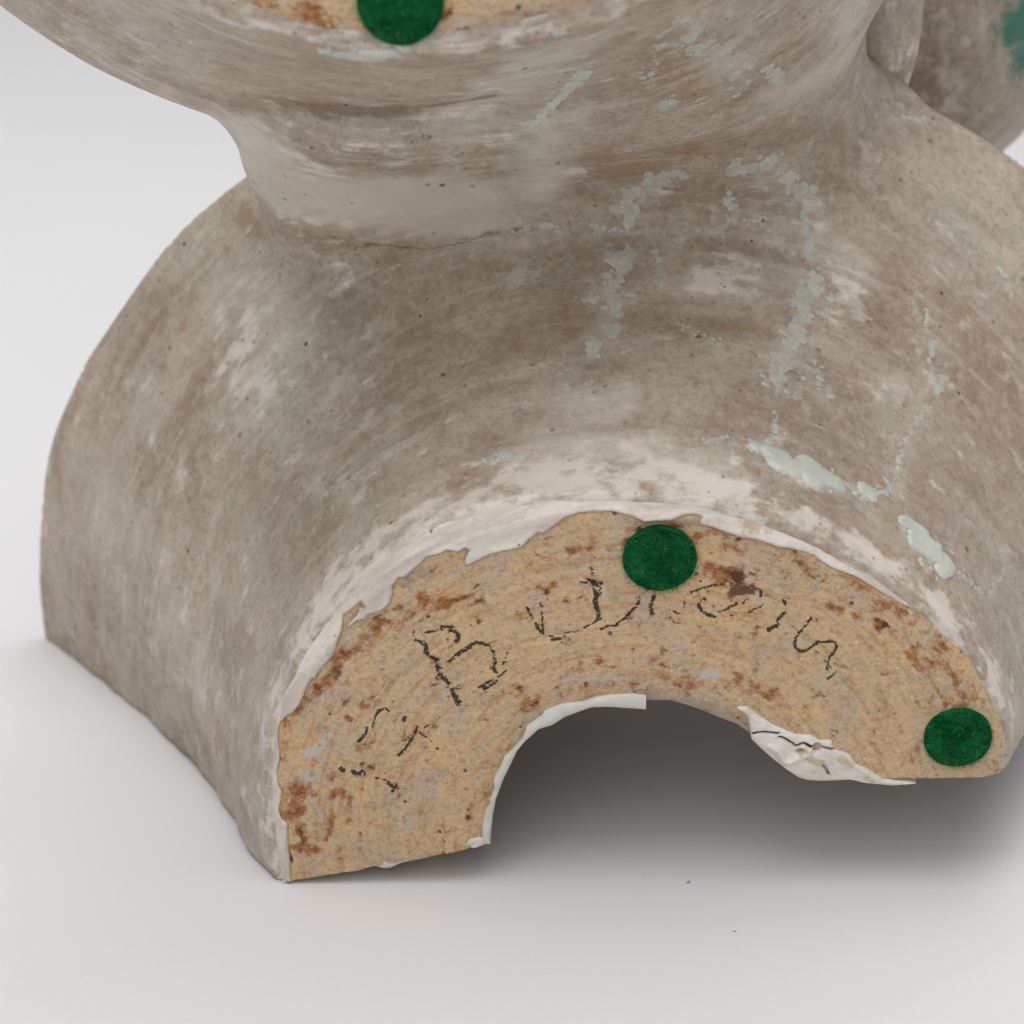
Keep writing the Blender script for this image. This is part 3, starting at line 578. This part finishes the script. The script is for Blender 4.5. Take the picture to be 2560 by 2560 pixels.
# ------------------------------------------------------------------ strips of thick glaze along edges
def strip(name, A_, B_, n, thick, mat, w0=0., planar=True, seed=0, lump=.25, parent=root, ks=14, label=None, crump=None, dep=1.0):
    a = resample(faces(A_), n, 1); b = resample(faces(B_), n, 1)
    rows = []
    for j in range(2 * ks):
        ph = math.pi * 2 * j / (2 * ks); cx = (1 - math.cos(ph)) / 2; sy = math.sin(ph)
        p = a * (1 - cx) + b * cx
        prof = np.abs(sy)**1.05 * (1 if sy > 0 else -dep)
        ww = w0 - thick * prof * (1 + lump * vnoise(p[:, 0] / 2.2, p[:, 1] / 2.2, 0, seed))
        if crump and sy > 0: ww = ww - crump * abs(sy)**.4 * (fbm(p[:, 0] / 3.2, p[:, 1] / 2.4, 0, seed + 5, 3))
        rows.append(np.c_[p, ww])
    G = np.stack(rows, 1); q = grid_quads(n, 2 * ks, False, True)
    caps = [[i for i in range(2 * ks)]]
    o = mesh_obj(name, G.reshape(-1, 3), q, mat, parent)
    if label: o['label'] = label
    return o, G
S1A = [(1205, 2094), (1205, 2064), (1213, 2025), (1226, 2008), (1223, 1998), (1236, 1972), (1233, 1948), (1253, 1912), (1260, 1892), (1276, 1879), (1306, 1846), (1316, 1816), (1356, 1787), (1360, 1777), (1403, 1760), (1459, 1754), (1485, 1744), (1518, 1738), (1578, 1734), (1615, 1738)]
S1B = [(1226, 2109), (1228, 2071), (1233, 2035), (1240, 1998), (1260, 1945), (1280, 1905), (1293, 1876), (1313, 1853), (1333, 1836), (1346, 1823), (1380, 1813), (1412, 1793), (1452, 1777), (1479, 1768), (1512, 1767), (1565, 1770), (1615, 1774)]
strip('glaze_lip', S1A, S1B, 260, .75, M_LIP, .15, seed=3, dep=2.4, label='smooth white glaze lip curling along the inner edge of the arch')
S2A = [(706, 2203), (760, 2184), (845, 2176), (892, 2160), (945, 2144), (1057, 2139), (1097, 2124), (1127, 2107), (1157, 2096), (1196, 2094), (1212, 2096)]
S2B = [(700, 2210), (766, 2188), (835, 2182), (892, 2178), (935, 2165), (958, 2172), (975, 2171), (1004, 2157), (1064, 2145), (1110, 2134), (1144, 2121), (1183, 2117), (1226, 2110)]
strip('glaze_lip', S2A, S2B, 220, .6, M_LIP, .3, seed=9, dep=2.0, label='thin white glaze run along the cut lower edge')

# the cracked chip of white glaze at the right of the arch
S3A = [(1843, 1764), (1867, 1762), (1887, 1778), (1934, 1809), (1985, 1829), (2028, 1833), (2048, 1845), (2079, 1845), (2083, 1860), (2123, 1880), (2138, 1904), (2170, 1919), (2209, 1943), (2260, 1950), (2285, 1953)]
S3B = [(1843, 1768), (1868, 1786), (1874, 1812), (1878, 1845), (1902, 1868), (1934, 1896), (1969, 1923), (1997, 1941), (2020, 1947), (2060, 1949), (2123, 1946), (2154, 1953), (2193, 1957), (2233, 1961), (2272, 1958), (2290, 1955)]
CRK = Z4([(205, 480), (250, 465), (320, 470), (370, 475)]), Z4([(375, 500), (430, 515), (480, 555), (530, 535), (590, 550), (650, 560), (720, 580), (780, 580), (820, 605)]), Z4([(655, 680), (690, 740)])
def chip():
    n, m = 300, 90
    a = resample(faces(S3A), n, 2); b = resample(faces(S3B), n, 2)
    s_ = np.linspace(0, 1, m)
    P = a[:, None] * (1 - s_)[None, :, None] + b[:, None] * s_[None, :, None]
    x, y = P[..., 0].ravel(), P[..., 1].ravel(); fl = np.c_[x, y]
    ss = np.broadcast_to(s_[None], (n, m)).ravel(); wd = np.repeat(np.linalg.norm(a - b, axis=1), m)
    e = np.minimum(ss, 1 - ss) * wd
    edge = np.sqrt(np.clip(1 - (1 - np.clip(e / 1.0, 0, 1))**2, 0, 1))
    ridge = faces(Z4([(330, 560), (370, 580), (400, 640), (440, 655), (500, 620), (530, 570), (570, 560)])); rd = seg_dist(fl, ridge)
    lump = faces(Z4([(560, 600), (620, 640), (560, 700)])); ld = seg_dist(fl, lump)
    ww = -.2 - .75 * edge - .8 * np.exp(-(rd / .75)**2) * edge - .7 * np.exp(-(ld / 1.6)**2) * edge - .40 * fbm(x / 2.6, y / 2.6, 0, 71, 3) * edge
    pit = faces(Z4([(500, 590), (520, 580)])); ww += 1.5 * np.exp(-(seg_dist(fl, pit) / .55)**2)
    hole = faces(Z4([(610, 560), (612, 565)])); hd = seg_dist(fl, hole); ww += 2.4 * np.exp(-(hd / .75)**4)
    ck = np.zeros(len(fl))
    for c_ in CRK:
        q = faces(c_); q = resample(q, len(q) * 6); q[1:-1] += .14 * np.c_[vnoise(q[1:-1, 0] * 2.2, q[1:-1, 1] * 2.2, 0, 5), vnoise(q[1:-1, 0] * 2.2, q[1:-1, 1] * 2.2, 4, 6)]
        ck = np.maximum(ck, np.exp(-(seg_dist(fl, q) / .24)**2))
    ww += .9 * ck
    ck = np.maximum(ck, .95 * np.exp(-(hd / .8)**4)); ck = np.maximum(ck, .45 * np.exp(-(seg_dist(fl, pit) / .6)**2))
    tan = np.zeros(len(fl))
    for pts, r_ in ((Z4([(560, 620), (640, 650)]), 1.1), (Z4([(770, 640), (820, 680)]), 1.1), (Z4([(930, 760), (960, 770)]), .9), (Z4([(590, 715), (594, 718)]), .5), (Z4([(510, 600), (540, 560)]), .7)):
        tan = np.maximum(tan, np.exp(-(seg_dist(fl, faces(pts)) / r_)**2))
    G = np.stack([x, y, ww], 1).reshape(n, m, 3)
    back = G[:, -1:].copy(); back[..., 2] = 5.; back[..., 1] += 2.4; b0 = G[:, :1].copy(); b0[..., 2] = 1.2
    G = np.concatenate([b0, G, back], 1); ii = (np.arange(n)[:, None] * m + np.r_[0, np.arange(m), m - 1][None]).ravel()
    k = NT('cracked_white_glaze'); Pc = k.coord()
    col = k.mix(k.step(k.noise(Pc, 150, 4, .6), .4, .65), c(222, 217, 209), c(208, 202, 194))
    nn = k.math('SUBTRACT', k.noise(Pc, 500, 4, .7), .5)
    col = k.mix(k.step(k.math('MULTIPLY_ADD', nn, 1.6, k.attr('tan')), .4, .8, 0, .7), col, c(196, 166, 126))
    col = k.mix(k.math('MULTIPLY', k.dots(Pc, 420, .25, .12), .7), col, c(150, 128, 100))
    col = k.mix(k.step(k.math('MULTIPLY_ADD', nn, .5, k.attr('crack')), .35, .7), col, c(72, 50, 34))
    k.L(col, k.b.inputs['Base Color']); k.b.inputs['Roughness'].default_value = .5
    k.L(k.bump(k.noise(Pc, 700, 4, .7), .5, .0003), k.b.inputs['Normal'])
    o = mesh_obj('glaze_chip', G.reshape(-1, 3), grid_quads(n, m + 2, True), k.m, root, {'crack': ('FLOAT', ck[ii]), 'tan': ('FLOAT', tan[ii])})
    o['label'] = 'crumpled white glaze chip with a crack across it'
chip()

# ------------------------------------------------------------------ thick mint drips and splatter on the body
def surf_patch(center_px, rad, thick, seed=0, stretch=1., ang=0., segs=16, rings=4, jag=.22):
    h_, n_ = hit(center_px)
    if h_ is None: return None
    # tangent axes: a = towards the right of the piece, b = the other
    a = np.array([1., 0, 0]) - n_ * n_[0]; a /= np.linalg.norm(a); b = np.cross(n_, a)
    ca, sa = math.cos(ang), math.sin(ang); a, b = ca * a + sa * b, -sa * a + ca * b
    out = [h_ + n_ * thick]; 
    for r_ in range(1, rings + 1):
        fr = r_ / rings
        for s_ in range(segs):
            t = 2 * math.pi * s_ / segs
            rr = rad * fr * (1 + jag * float(vnoise(math.cos(t) * 1.3 + seed * 3.1, math.sin(t) * 1.3, seed, 77)) + jag * .5 * float(vnoise(math.cos(t) * 3 + seed, math.sin(t) * 3, seed * 2, 78)))
            p = h_ + a * rr * math.cos(t) * stretch + b * rr * math.sin(t)
            q = tree.find_nearest(Vector(p))
            pn = np.array(q[1]); pn = -pn if pn.dot(n_) < 0 else pn
            hgt = thick * (1 - fr**3) ** .5 if fr < 1 else -.06
            out.append(np.array(q[0]) + pn * hgt)
    f = []
    for s_ in range(segs): f.append((0, 1 + s_, 1 + (s_ + 1) % segs))
    for r_ in range(rings - 1):
        o1 = 1 + r_ * segs; o2 = o1 + segs
        for s_ in range(segs):
            s2 = (s_ + 1) % segs; f += [(o1 + s_, o2 + s_, o2 + s2), (o1 + s_, o2 + s2, o1 + s2)]
    return np.array(out), f
def collect(name, patches, mat, label=None, stuff=False):
    vs, fs, n = [], [], 0
    for p in patches:
        if p is None: continue
        vs.append(p[0]); fs += [(a + n, b + n, c_ + n) for a, b, c_ in p[1]]; n += len(p[0])
    o = mesh_obj(name, np.vstack(vs), np.array(fs), mat, root)
    if label: o['label'] = label
    if stuff: o['kind'] = 'stuff'
    return o
MM = 1 / 13.0   # mm per pixel at this distance, about
def cluster(poly, width, density, rmin, rmax, seed, solid=0):
    "droplets along a measured path; solid > 0 adds bigger merged pools on the path itself"
    r = random.Random(seed); P = []; density = density * 3.0; width = width * 1.3; rmin = rmin * .7; L = resample(poly, 200) if len(poly) > 1 else np.repeat(np.array(poly, float), 200, 0)
    for k_ in range(int(density)):
        c0 = L[r.randrange(200)]; g = abs(r.gauss(0, .55)); t = r.random() * 6.283
        p = (c0[0] + width * g * math.cos(t), c0[1] + width * g * math.sin(t))
        rad = (rmin + (rmax - rmin) * r.random()**3.2) * (1.15 - .5 * min(g, 1.4))
        P.append(surf_patch(p, rad, .022 + .02 * rad + .015 * r.random(), r.random() * 50, 1 + .4 * r.random(), r.random() * 3, 10 if rad < .7 else 14, 2 if rad < .7 else 3))
    for k_ in range(solid):
        c0 = L[int((k_ + .5) / solid * 199)]; p = (c0[0] + r.gauss(0, width * .22), c0[1] + r.gauss(0, width * .22))
        P.append(surf_patch(p, rmax * (.55 + .65 * r.random()**1.5), .035 + .02 * r.random(), r.random() * 50, 1 + .5 * r.random(), r.random() * 3, 20, 4, .38))
    return P
SP = []
SP += cluster(R2_([(620, 60), (710, 80), (660, 180), (760, 200), (800, 260), (860, 240), (830, 310)]), 36, 75, .25, 1.5, 1, 9)
SP += cluster(R2_([(960, 270), (1020, 300)]), 20, 14, .3, 1.3, 2, 3)
SP += cluster(R2_([(550, 400), (610, 380), (600, 410)]), 18, 14, .3, 1.2, 3, 4)
SP += cluster(R2_([(930, 455), (950, 440)]), 14, 10, .2, .8, 4, 2)
SP += cluster(R2_([(640, 650), (560, 680), (480, 710), (420, 780), (450, 820)]), 26, 55, .3, 1.5, 6, 8)
SP += cluster(R2_([(430, 570), (530, 555)]), 8, 10, .2, .6, 7)
SP += cluster(R2_([(820, 630), (900, 640), (980, 600), (1040, 670), (1100, 740), (1150, 720)]), 24, 34, .3, 1.6, 8, 12)
SP += cluster(R2_([(1105, 780), (1110, 880), (1122, 950), (1130, 990)]), 9, 18, .25, .9, 9, 8)
SP += cluster(R2_([(0, 880), (90, 860), (150, 855), (190, 880)]), 10, 22, .2, .8, 10)
SP += cluster(R2_([(300, 850), (350, 860), (470, 880)]), 10, 12, .2, .8, 11)
SP += cluster(R2_([(360, 980), (450, 970), (400, 1040), (370, 1100), (395, 1180)]), 30, 70, .25, 1.5, 12, 8)
SP += cluster(R2_([(540, 940), (560, 1030), (565, 1080)]), 16, 26, .2, .8, 13)
SP += cluster(R2_([(280, 1130), (320, 1120)]), 20, 14, .2, .7, 14)
SP += cluster(R2_([(1150, 1060), (1090, 1110), (1095, 1200), (1065, 1290), (1000, 1340)]), 28, 75, .25, 1.3, 15, 5)
SP += cluster(R2_([(1200, 1130), (1270, 1140)]), 18, 14, .2, .7, 16)
SP += cluster(R4_([(390, 195), (370, 180)]), 20, 16, .3, 1.2, 17, 3)
SP += cluster(R4_([(310, 250), (300, 270)]), 16, 14, .3, 1.2, 18, 3)
SP += cluster(R4_([(600, 150), (780, 240), (820, 270)]), 16, 24, .2, .7, 19)
SP += cluster(R4_([(1070, 170), (1060, 240), (1010, 300), (1000, 400)]), 32, 75, .25, 1.4, 20, 6)
SP += cluster(R4_([(1100, 370)]), 2, 2, .5, .8, 21, 2)
SP += cluster(R4_([(1130, 280), (1170, 400), (1200, 440)]), 22, 26, .2, .8, 22)
SP += cluster(R4_([(990, 490), (990, 550), (1000, 600)]), 10, 12, .2, .7, 23)
SP += cluster(R4_([(245, 598)]), 1, 0, .5, 1.0, 24, 1)
SP += cluster(R4_([(180, 350), (200, 400), (250, 430), (300, 370)]), 12, 26, .2, .8, 25)
SP += cluster(R4_([(195, 500), (245, 530)]), 8, 8, .3, .8, 26)
SP += cluster(R4_([(720, 610), (820, 590)]), 10, 24, .15, .5, 27)
SP += cluster(R4_([(1640, 350), (1610, 410), (1600, 430)]), 12, 14, .2, .9, 28, 2)
SP += cluster(R4_([(1570, 300), (1600, 235)]), 10, 8, .2, .9, 29)
SP += cluster(R4_([(1560, 480), (1540, 520), (1490, 600), (1470, 650), (1450, 740), (1430, 790), (1410, 750)]), 13, 62, .2, .8, 30)
SP += cluster(R4_([(1690, 1100), (1760, 1170), (1810, 1190), (1830, 1140), (1880, 1070)]), 10, 44, .2, .8, 31)
SP += cluster(R4_([(1380, 800), (1440, 800), (1480, 820)]), 14, 24, .2, .7, 32)
SP += cluster(R4_([(30, 670), (0, 680), (-60, 640)]), 14, 22, .25, 1.1, 33, 3)
SP += cluster(R4_([(-60, 690), (-130, 680)]), 10, 10, .2, .8, 34)
SP += cluster(R4_([(1570, 110), (1560, 170)]), 8, 8, .2, .7, 35)
SP += cluster(R2_([(1590, 830), (1640, 870), (1670, 910)]), 14, 16, .2, .9, 36, 2)
SP += cluster(R2_([(1830, 1010), (1880, 1060), (1870, 1110)]), 12, 18, .2, .8, 37)
SP += cluster(R2_([(560, 100), (520, 300), (450, 290)]), 24, 14, .2, .7, 38)
SP += cluster(R2_([(820, 720), (830, 840), (860, 830)]), 16, 22, .2, .9, 39)
SP += cluster(R2_([(160, 110), (250, 200), (280, 240)]), 16, 20, .3, 1.1, 40, 3)
SP += cluster(R1_([(1800, 330), (1880, 310), (1932, 290)]), 12, 12, .3, .9, 41, 3)
splat = collect('glaze_splatter', SP, M_MINT, 'pale mint glaze droplets spattered over the mottled glaze', True)

def drip(name, pts, radii, thick, seed, label):
    r = random.Random(seed); P = []; L = resample(pts, 60)
    rr = np.interp(np.linspace(0, 1, 60), np.linspace(0, 1, len(radii)), radii)
    pl_ = float(np.linalg.norm(np.diff(L, axis=0), axis=1).sum()); n = max(3, int(pl_ / (13 * float(np.mean(radii)) * .85)))
    for k_ in range(n):
        i = int((k_ + .5) / n * 59); q = L[i]
        P.append(surf_patch((q[0] + r.gauss(0, 4 * rr[i]), q[1] + r.gauss(0, 3 * rr[i])), rr[i] * (.85 + .4 * r.random()), thick * (.6 + .5 * r.random()), r.random() * 40, 1.35, .5, 40, 9, .30))
    for k_ in range(int(len(pts) * 7)):
        i = r.randrange(60); q = L[i]; a = r.random() * 6.283; g = rr[i] * 13 * (.7 + .6 * r.random())
        P.append(surf_patch((q[0] + g * math.cos(a), q[1] + g * math.sin(a)), .22 + .4 * r.random()**2, .08, r.random() * 40, 1.3, r.random() * 3, 10, 2, .25))
    return collect(name, P, M_DRIP, label)
drip('glaze_drip', R4_([(895, 615), (960, 650), (1020, 690), (1080, 710), (1150, 735), (1220, 765)]), [.6, 1.3, 2.2, 2.0, 2.0, 1.5], .75, 1, 'thick mint glaze drip above the worn edge of the foot')
drip('glaze_drip', R4_([(1310, 785), (1340, 805), (1365, 815)]), [1.0, 1.5, .8], .45, 2, 'small mint glaze drip between the two thick ones')
drip('glaze_drip', R4_([(1470, 890), (1520, 950), (1560, 1010), (1600, 1060), (1630, 1110)]), [.8, 1.7, 2.0, 2.3, 1.6], .75, 3, 'thick mint glaze drip nearest the right edge of the foot')
drip('glaze_drip', R2_([(280, 270), (240, 310), (180, 370), (110, 440), (60, 480)]), [1.0, .8, .6, .6, .5], .2, 4, 'thin slanting run of mint glaze on the neck')
drip('glaze_drip', R1_([(1230, 195), (1300, 212), (1370, 218), (1450, 205), (1490, 190)]), [.9, 1.6, 1.9, 1.6, .8], .5, 5, 'smooth mint glaze drip below the upper foot')

# pinholes: small dark pits where the glaze burst
PH = [(865, 263, .42), (1068, 748, .32), (1051, 790, .36), (1110, 460, .2), (944, 657, .3), (1130, 700, .15), (700, 690, .2), (318, 788, .35), (404, 984, .36), (611, 1133, .3), (676, 1135, .38), (747, 1120, .25), (1880, 602, .36), (1595, 618, .24), (1803, 610, .2), (1812, 717, .26), (1730, 742, .24), (1898, 675, .24), (1614, 832, .22), (1757, 880, .22), (2354, 733, .55), (2428, 775, .26), (2130, 440, .24), (1998, 32, .26), (2333, 296, .4), (1578, 920, .22), (1720, 1042, .2), (2049, 1062, .26), (2110, 820, .22), (2300, 700, .2), (1667, 585, .2), (330, 1305, .4), (480, 1400, .28), (560, 1250, .26), (700, 1320, .22), (640, 1560, .22), (240, 1180, .3), (820, 980, .2), (900, 1090, .22), (2407, 1005, .24), (1040, 840, .2), (1290, 860, .2), (1340, 960, .18), (1180, 1020, .18), (560, 200, .2), (640, 190, .22), (258, 152, .24), (920, 172, .24), (1006, 172, .22), (1560, 1200, .16), (1330, 1230, .2), (1190, 1270, .2), (1050, 1355, .28), (1105, 1325, .3), (910, 1370, .2)]
M_PIN = make_simple('dark_pinhole', c(58, 50, 40), c(92, 74, 50), 700, .9, .1)
collect('pinhole', [surf_patch((x_, y_), r_, .03, x_ * .37, 1.1, x_, 10, 2, .3) for x_, y_, r_ in PH], M_PIN, 'dark pinholes sprinkled over the glaze', True)

# seam crack and pinholes as small dark pits in the glaze
def crackline(name, pts, wd, seed, label):
    r = random.Random(seed); L = resample(pts, 90); V_, F_ = [], []
    prev = None; ws = []
    for i, p in enumerate(L):
        p = (p[0] + r.gauss(0, 1.6), p[1] + r.gauss(0, 2.2)); h_, n_ = hit(p)
        if h_ is None: continue
        ws.append((h_, n_, wd * (.35 + .9 * r.random()) * (1 - abs(2 * i / 89 - 1)**6)))
    for i, (h_, n_, q) in enumerate(ws):
        t = ws[min(i + 1, len(ws) - 1)][0] - ws[max(i - 1, 0)][0]; s_ = np.cross(n_, t); s_ /= np.linalg.norm(s_) + 1e-9
        V_ += [h_ + s_ * q - n_ * .05, h_ + n_ * .07, h_ - s_ * q - n_ * .05]
    for i in range(len(ws) - 1):
        a = i * 3; F_ += [(a, a + 1, a + 4, a + 3), (a + 1, a + 2, a + 5, a + 4)]
    o = mesh_obj(name, V_, np.array(F_), M_CRACK, root); o['label'] = label
crackline('seam_crack', R1_([(1290, 960), (1340, 940), (1410, 918), (1500, 930), (1600, 940), (1720, 922), (1800, 900), (1850, 875)]), .15, 3, 'fine dark crack along the seam below the neck')


# ------------------------------------------------------------------ the upper foot
def upper_foot():
    n, m = 260, 60; R = 76.6
    rr = np.linspace(0, R, m) ; tt_ = np.linspace(0, 2 * np.pi, n, endpoint=False)
    T, Rg = np.meshgrid(tt_, rr, indexing='ij'); x = UC[0] + Rg * np.cos(T); y = UC[1] + Rg * np.sin(T)
    ww = -.5 + .3 * vnoise(x / 12, y / 12, 0, 8) + .12 * fbm(x / 3, y / 3, 0, 9, 3) + 1.2 * sstep(73, 76.6, Rg)
    fl = np.c_[x.ravel(), y.ravel()]; gl = -(R - .6 - Rg.ravel()) + .5 * vnoise(x.ravel() / 5, y.ravel() / 5, 0, 4)
    def fld(marks):
        f = np.zeros(len(fl))
        for pts, rad, st in marks: f = np.maximum(f, st * np.exp(-(seg_dist(fl, faces(pts)) / rad)**2))
        return f
    A = {'ink': ('FLOAT', 0 * gl), 'gl': ('FLOAT', gl), 'worn': ('FLOAT', 0 * gl),
        'rust': ('FLOAT', fld([([(690, 25), (760, 30), (800, 60)], 2.5, .75), ([(640, 20), (560, -10)], 2, .7), ([(1110, 40)], 1.8, .7), ([(900, 90), (840, 80)], 2, .5)])),
        'brown': ('FLOAT', fld([([(1120, 70), (1160, 75)], 2, .4)])), 'pale': ('FLOAT', fld([([(1130, 60), (1180, 45)], 1.8, .7)])), 'grey': ('FLOAT', fld([([(1100, 80), (1350, 40), (1450, 10)], 4, .6), ([(700, 70)], 3, .5)])),
        'flow': ('FLOAT_VECTOR', np.c_[T.ravel() * 70, Rg.ravel(), 0 * gl] / 1000)}
    G = np.stack([x, y, ww], -1); back = G[:, -1:].copy(); back[..., 2] = 3; G = np.concatenate([G, back], 1)
    ii = (np.arange(n)[:, None] * m + np.r_[np.arange(m), m - 1][None]).ravel()
    G = np.concatenate([G, G[:1]], 0); ii = np.r_[ii, ii[:m + 1]]
    o = mesh_obj('foot_disc', G.reshape(-1, 3), grid_quads(n + 1, m + 1), M_CLAY, root, {k_: (t_, np.asarray(d_)[ii]) for k_, (t_, d_) in A.items()})
    o['label'] = 'round foot of bare tan clay at the upper edge'
upper_foot()

# ------------------------------------------------------------------ felt pads
def pad(cpx, wtop, R, seed, label, uv=None):
    r = random.Random(seed); cx, cy = uv if uv is not None else onface(cpx, wtop)
    prof = [(0, 0), (.3, .0), (.6, .0), (.85, .02), (.94, .10), (.985, .30), (1.0, .6), (1.0, 1.2), (.97, 1.9)]
    n = 72; V_ = []
    prof2 = [(a, b) for a, b in prof]
    for (a, b) in [(0.001, 0)] + [(k_ / 14 * .85, 0) for k_ in range(1, 14)] + prof2[3:]:
        for s_ in range(n):
            t = 2 * math.pi * s_ / n
            rr = R * a * (1 + .022 * float(vnoise(math.cos(t) * 1.6 + seed, math.sin(t) * 1.6, seed, 5)) + .012 * float(vnoise(t * 5, seed, 0, 6)) * (a > .9))
            x, y = cx + rr * math.cos(t), cy + rr * math.sin(t)
            V_.append((x, y, wtop + b * 1.0 - .14 * float(fbm(np.array([x * 1.1]), np.array([y * 1.1]), 0, seed, 3)[0]) * (1 if a < .97 else .3)))
    o = mesh_obj('felt_pad', V_, grid_quads(len(V_) // n, n, False, True), M_FELT, root); o['label'] = label
    # loose fibres
    for mat, cnt, wd in ((M_FIBRE, 1100, .018), (M_FIBREP, 14, .022)):
        vs, fs = [], []
        for k_ in range(cnt):
            rim_ = r.random() < .35
            a = 2 * math.pi * r.random(); q = R * (math.sqrt(r.random()) * .97 if not rim_ else .97)
            p = np.array([cx + q * math.cos(a), cy + q * math.sin(a), wtop - .03 + (.35 * r.random() if rim_ else 0)])
            dr = r.random() * 6.283 if not rim_ else a + r.gauss(0, .9); L_ = (.5 + 1.3 * r.random()) * (.5 if rim_ else 1); cv = r.gauss(0, 1.3)
            pts = []
            for j in range(5):
                pts.append(p.copy()); p = p + np.array([math.cos(dr), math.sin(dr), 0]) * L_ / 4; p[2] = wtop - .04 - .16 * math.sin(math.pi * (j + 1) / 5) * r.random() if not rim_ else p[2] - .05 * r.random(); dr += cv / 4
            b0 = len(vs)
            for j, pp in enumerate(pts):
                t = pts[min(j + 1, 4)] - pts[max(j - 1, 0)]; sd = np.array([-t[1], t[0], 0]); sd /= np.linalg.norm(sd) + 1e-9
                vs += [pp + sd * wd, pp - sd * wd, pp + np.array([0, 0, -wd * 1.4])]
            for j in range(4):
                a0 = b0 + j * 3; fs += [(a0, a0 + 2, a0 + 5, a0 + 3), (a0 + 2, a0 + 1, a0 + 4, a0 + 5)]
        f = mesh_obj('felt_fibre', vs, np.array(fs), mat, o); f['kind'] = 'stuff'
pad((1650, 1402), -1.8, 6.45, 11, 'green felt pad at the top of the arch')
pad((2396, 1849), -1.6, 6.15, 23, 'green felt pad at the right end of the foot')
pad((1000, 12), -1.9, 6.9, 37, 'green felt pad on the upper foot')

# ------------------------------------------------------------------ the forms behind, out of focus
def blob(name, f, lo, hi, h, fields, label):
    vs, qs = surface_nets(f, lo, hi, h); vs = project(vs, f)
    x, y, zz = vs.T; A = {k_: ('FLOAT', np.zeros(len(vs))) for k_ in ('white', 'mint', 'rust', 'dark', 'green', 'milk')}
    for k_, ms in fields.items():
        fl = np.zeros(len(vs))
        for c_, r_, st in ms: fl = np.maximum(fl, st * np.exp(-(((vs - np.array(c_)) / np.array(r_))**2).sum(1)))
        A[k_] = ('FLOAT', fl)
    A['flow'] = ('FLOAT_VECTOR', np.c_[y, x, zz] / 1000)
    o = mesh_obj(name, vs, qs, M_GLAZE, root, A); o['label'] = label; return o
def at(p, wmm): q = onface(p, wmm); return np.array([q[0], q[1], wmm])
LC = at((2160, -300), 109)
def lobe(x, y, zz):
    a = (x - LC[0]) / 11; b = (y - LC[1]) / 47; c_ = (zz - LC[2]) / 11
    return (np.sqrt(a * a + b * b + c_ * c_) - 1) * 11 + .5 * vnoise(x / 12, y / 12, zz / 12, 3)
blob('rear_lobe', lobe, LC - [16, 54, 26], LC + [16, 54, 26], 1.2, {'milk': [(LC + [0, -30, -8], (14, 30, 30), .35)], 'white': [(LC + [2, -38, -8], (6, 14, 20), .5)], 'mint': [(LC + [0, -22, -8], (6, 8, 10), .4)]}, 'pale glazed lobe behind the neck')
VC = at((2215, -230), 185)
def vess(x, y, zz):
    a = (x - VC[0]) / 41; b = (y - VC[1]) / 62; c_ = (zz - VC[2]) / 46
    d = ((np.abs(a)**2.3 + np.abs(b)**2.3 + np.abs(c_)**2.3)**(1 / 2.3) - 1) * 40
    return d + 1.2 * vnoise(x / 26, y / 26, zz / 26, 13)
gp = at((2560, 40), 150)
blob('rear_bowl', vess, VC - [48, 72, 54], VC + [48, 72, 54], 1.8, {'green': [(gp, (9, 9, 40), .95), (gp + [-2, -10, 0], (4, 9, 40), .7)], 'white': [(at((2400, 260), 145), (12, 10, 40), .5), (at((2330, 80), 145), (9, 12, 40), .35)], 'dark': [(at((2300, 330), 145), (10, 8, 30), .3)], 'rust': [(at((2450, 200), 145), (6, 16, 30), .5)]}, 'rounded glazed bowl with a green splash, behind the rest')

# ------------------------------------------------------------------ crumbs on the white paper
def crumb(px, size, col, label, nm):
    d = ray(px); t = -CC[2] / d[2]; p = CC + d * t
    r = random.Random(int(px[0])); vs = []
    base = [(-1, -.4, 0), (.2, -.6, 0), (1, -.1, 0), (.5, .5, 0), (-.7, .45, 0), (-.3, 0, .5), (.4, .0, .6)]
    vs = [(a * size * (1 + .3 * r.random()), b * size * (1 + .3 * r.random()), (c_ * size * .8)) for a, b, c_ in base]
    fs = [(0, 1, 5), (1, 6, 5), (1, 2, 6), (2, 3, 6), (3, 5, 6), (3, 4, 5), (4, 0, 5), (4, 3, 2, 1, 0)]
    me = bpy.data.meshes.new(nm); me.from_pydata(vs, [], fs); me.materials.append(col)
    o = bpy.data.objects.new(nm, me); COL.objects.link(o); o.location = (p[0], p[1], .0001); o.rotation_euler.z = r.random() * .5
    o['label'] = label; o['category'] = 'crumb'; o['group'] = 'crumbs shed on the white paper'
M_CR1 = make_simple('orange_clay_crumb', c(206, 156, 108), c(186, 132, 84), 900, .9)
M_CR2 = make_simple('dark_crumb', c(96, 86, 78), c(120, 110, 100), 900, .9)
M_CR3 = make_simple('pale_crumb', c(176, 168, 160), c(190, 184, 178), 900, .9)
crumb((1720, 2206), .00055, M_CR1, 'tiny orange clay crumb on the white paper below the arch', 'clay_crumb')
crumb((1836, 2329), .00024, M_CR2, 'tiny dark crumb on the white paper, lowest of the crumbs', 'clay_crumb')
crumb((1612, 2192), .00020, M_CR3, 'tiny pale grey crumb just left of the orange one on the paper', 'clay_crumb')
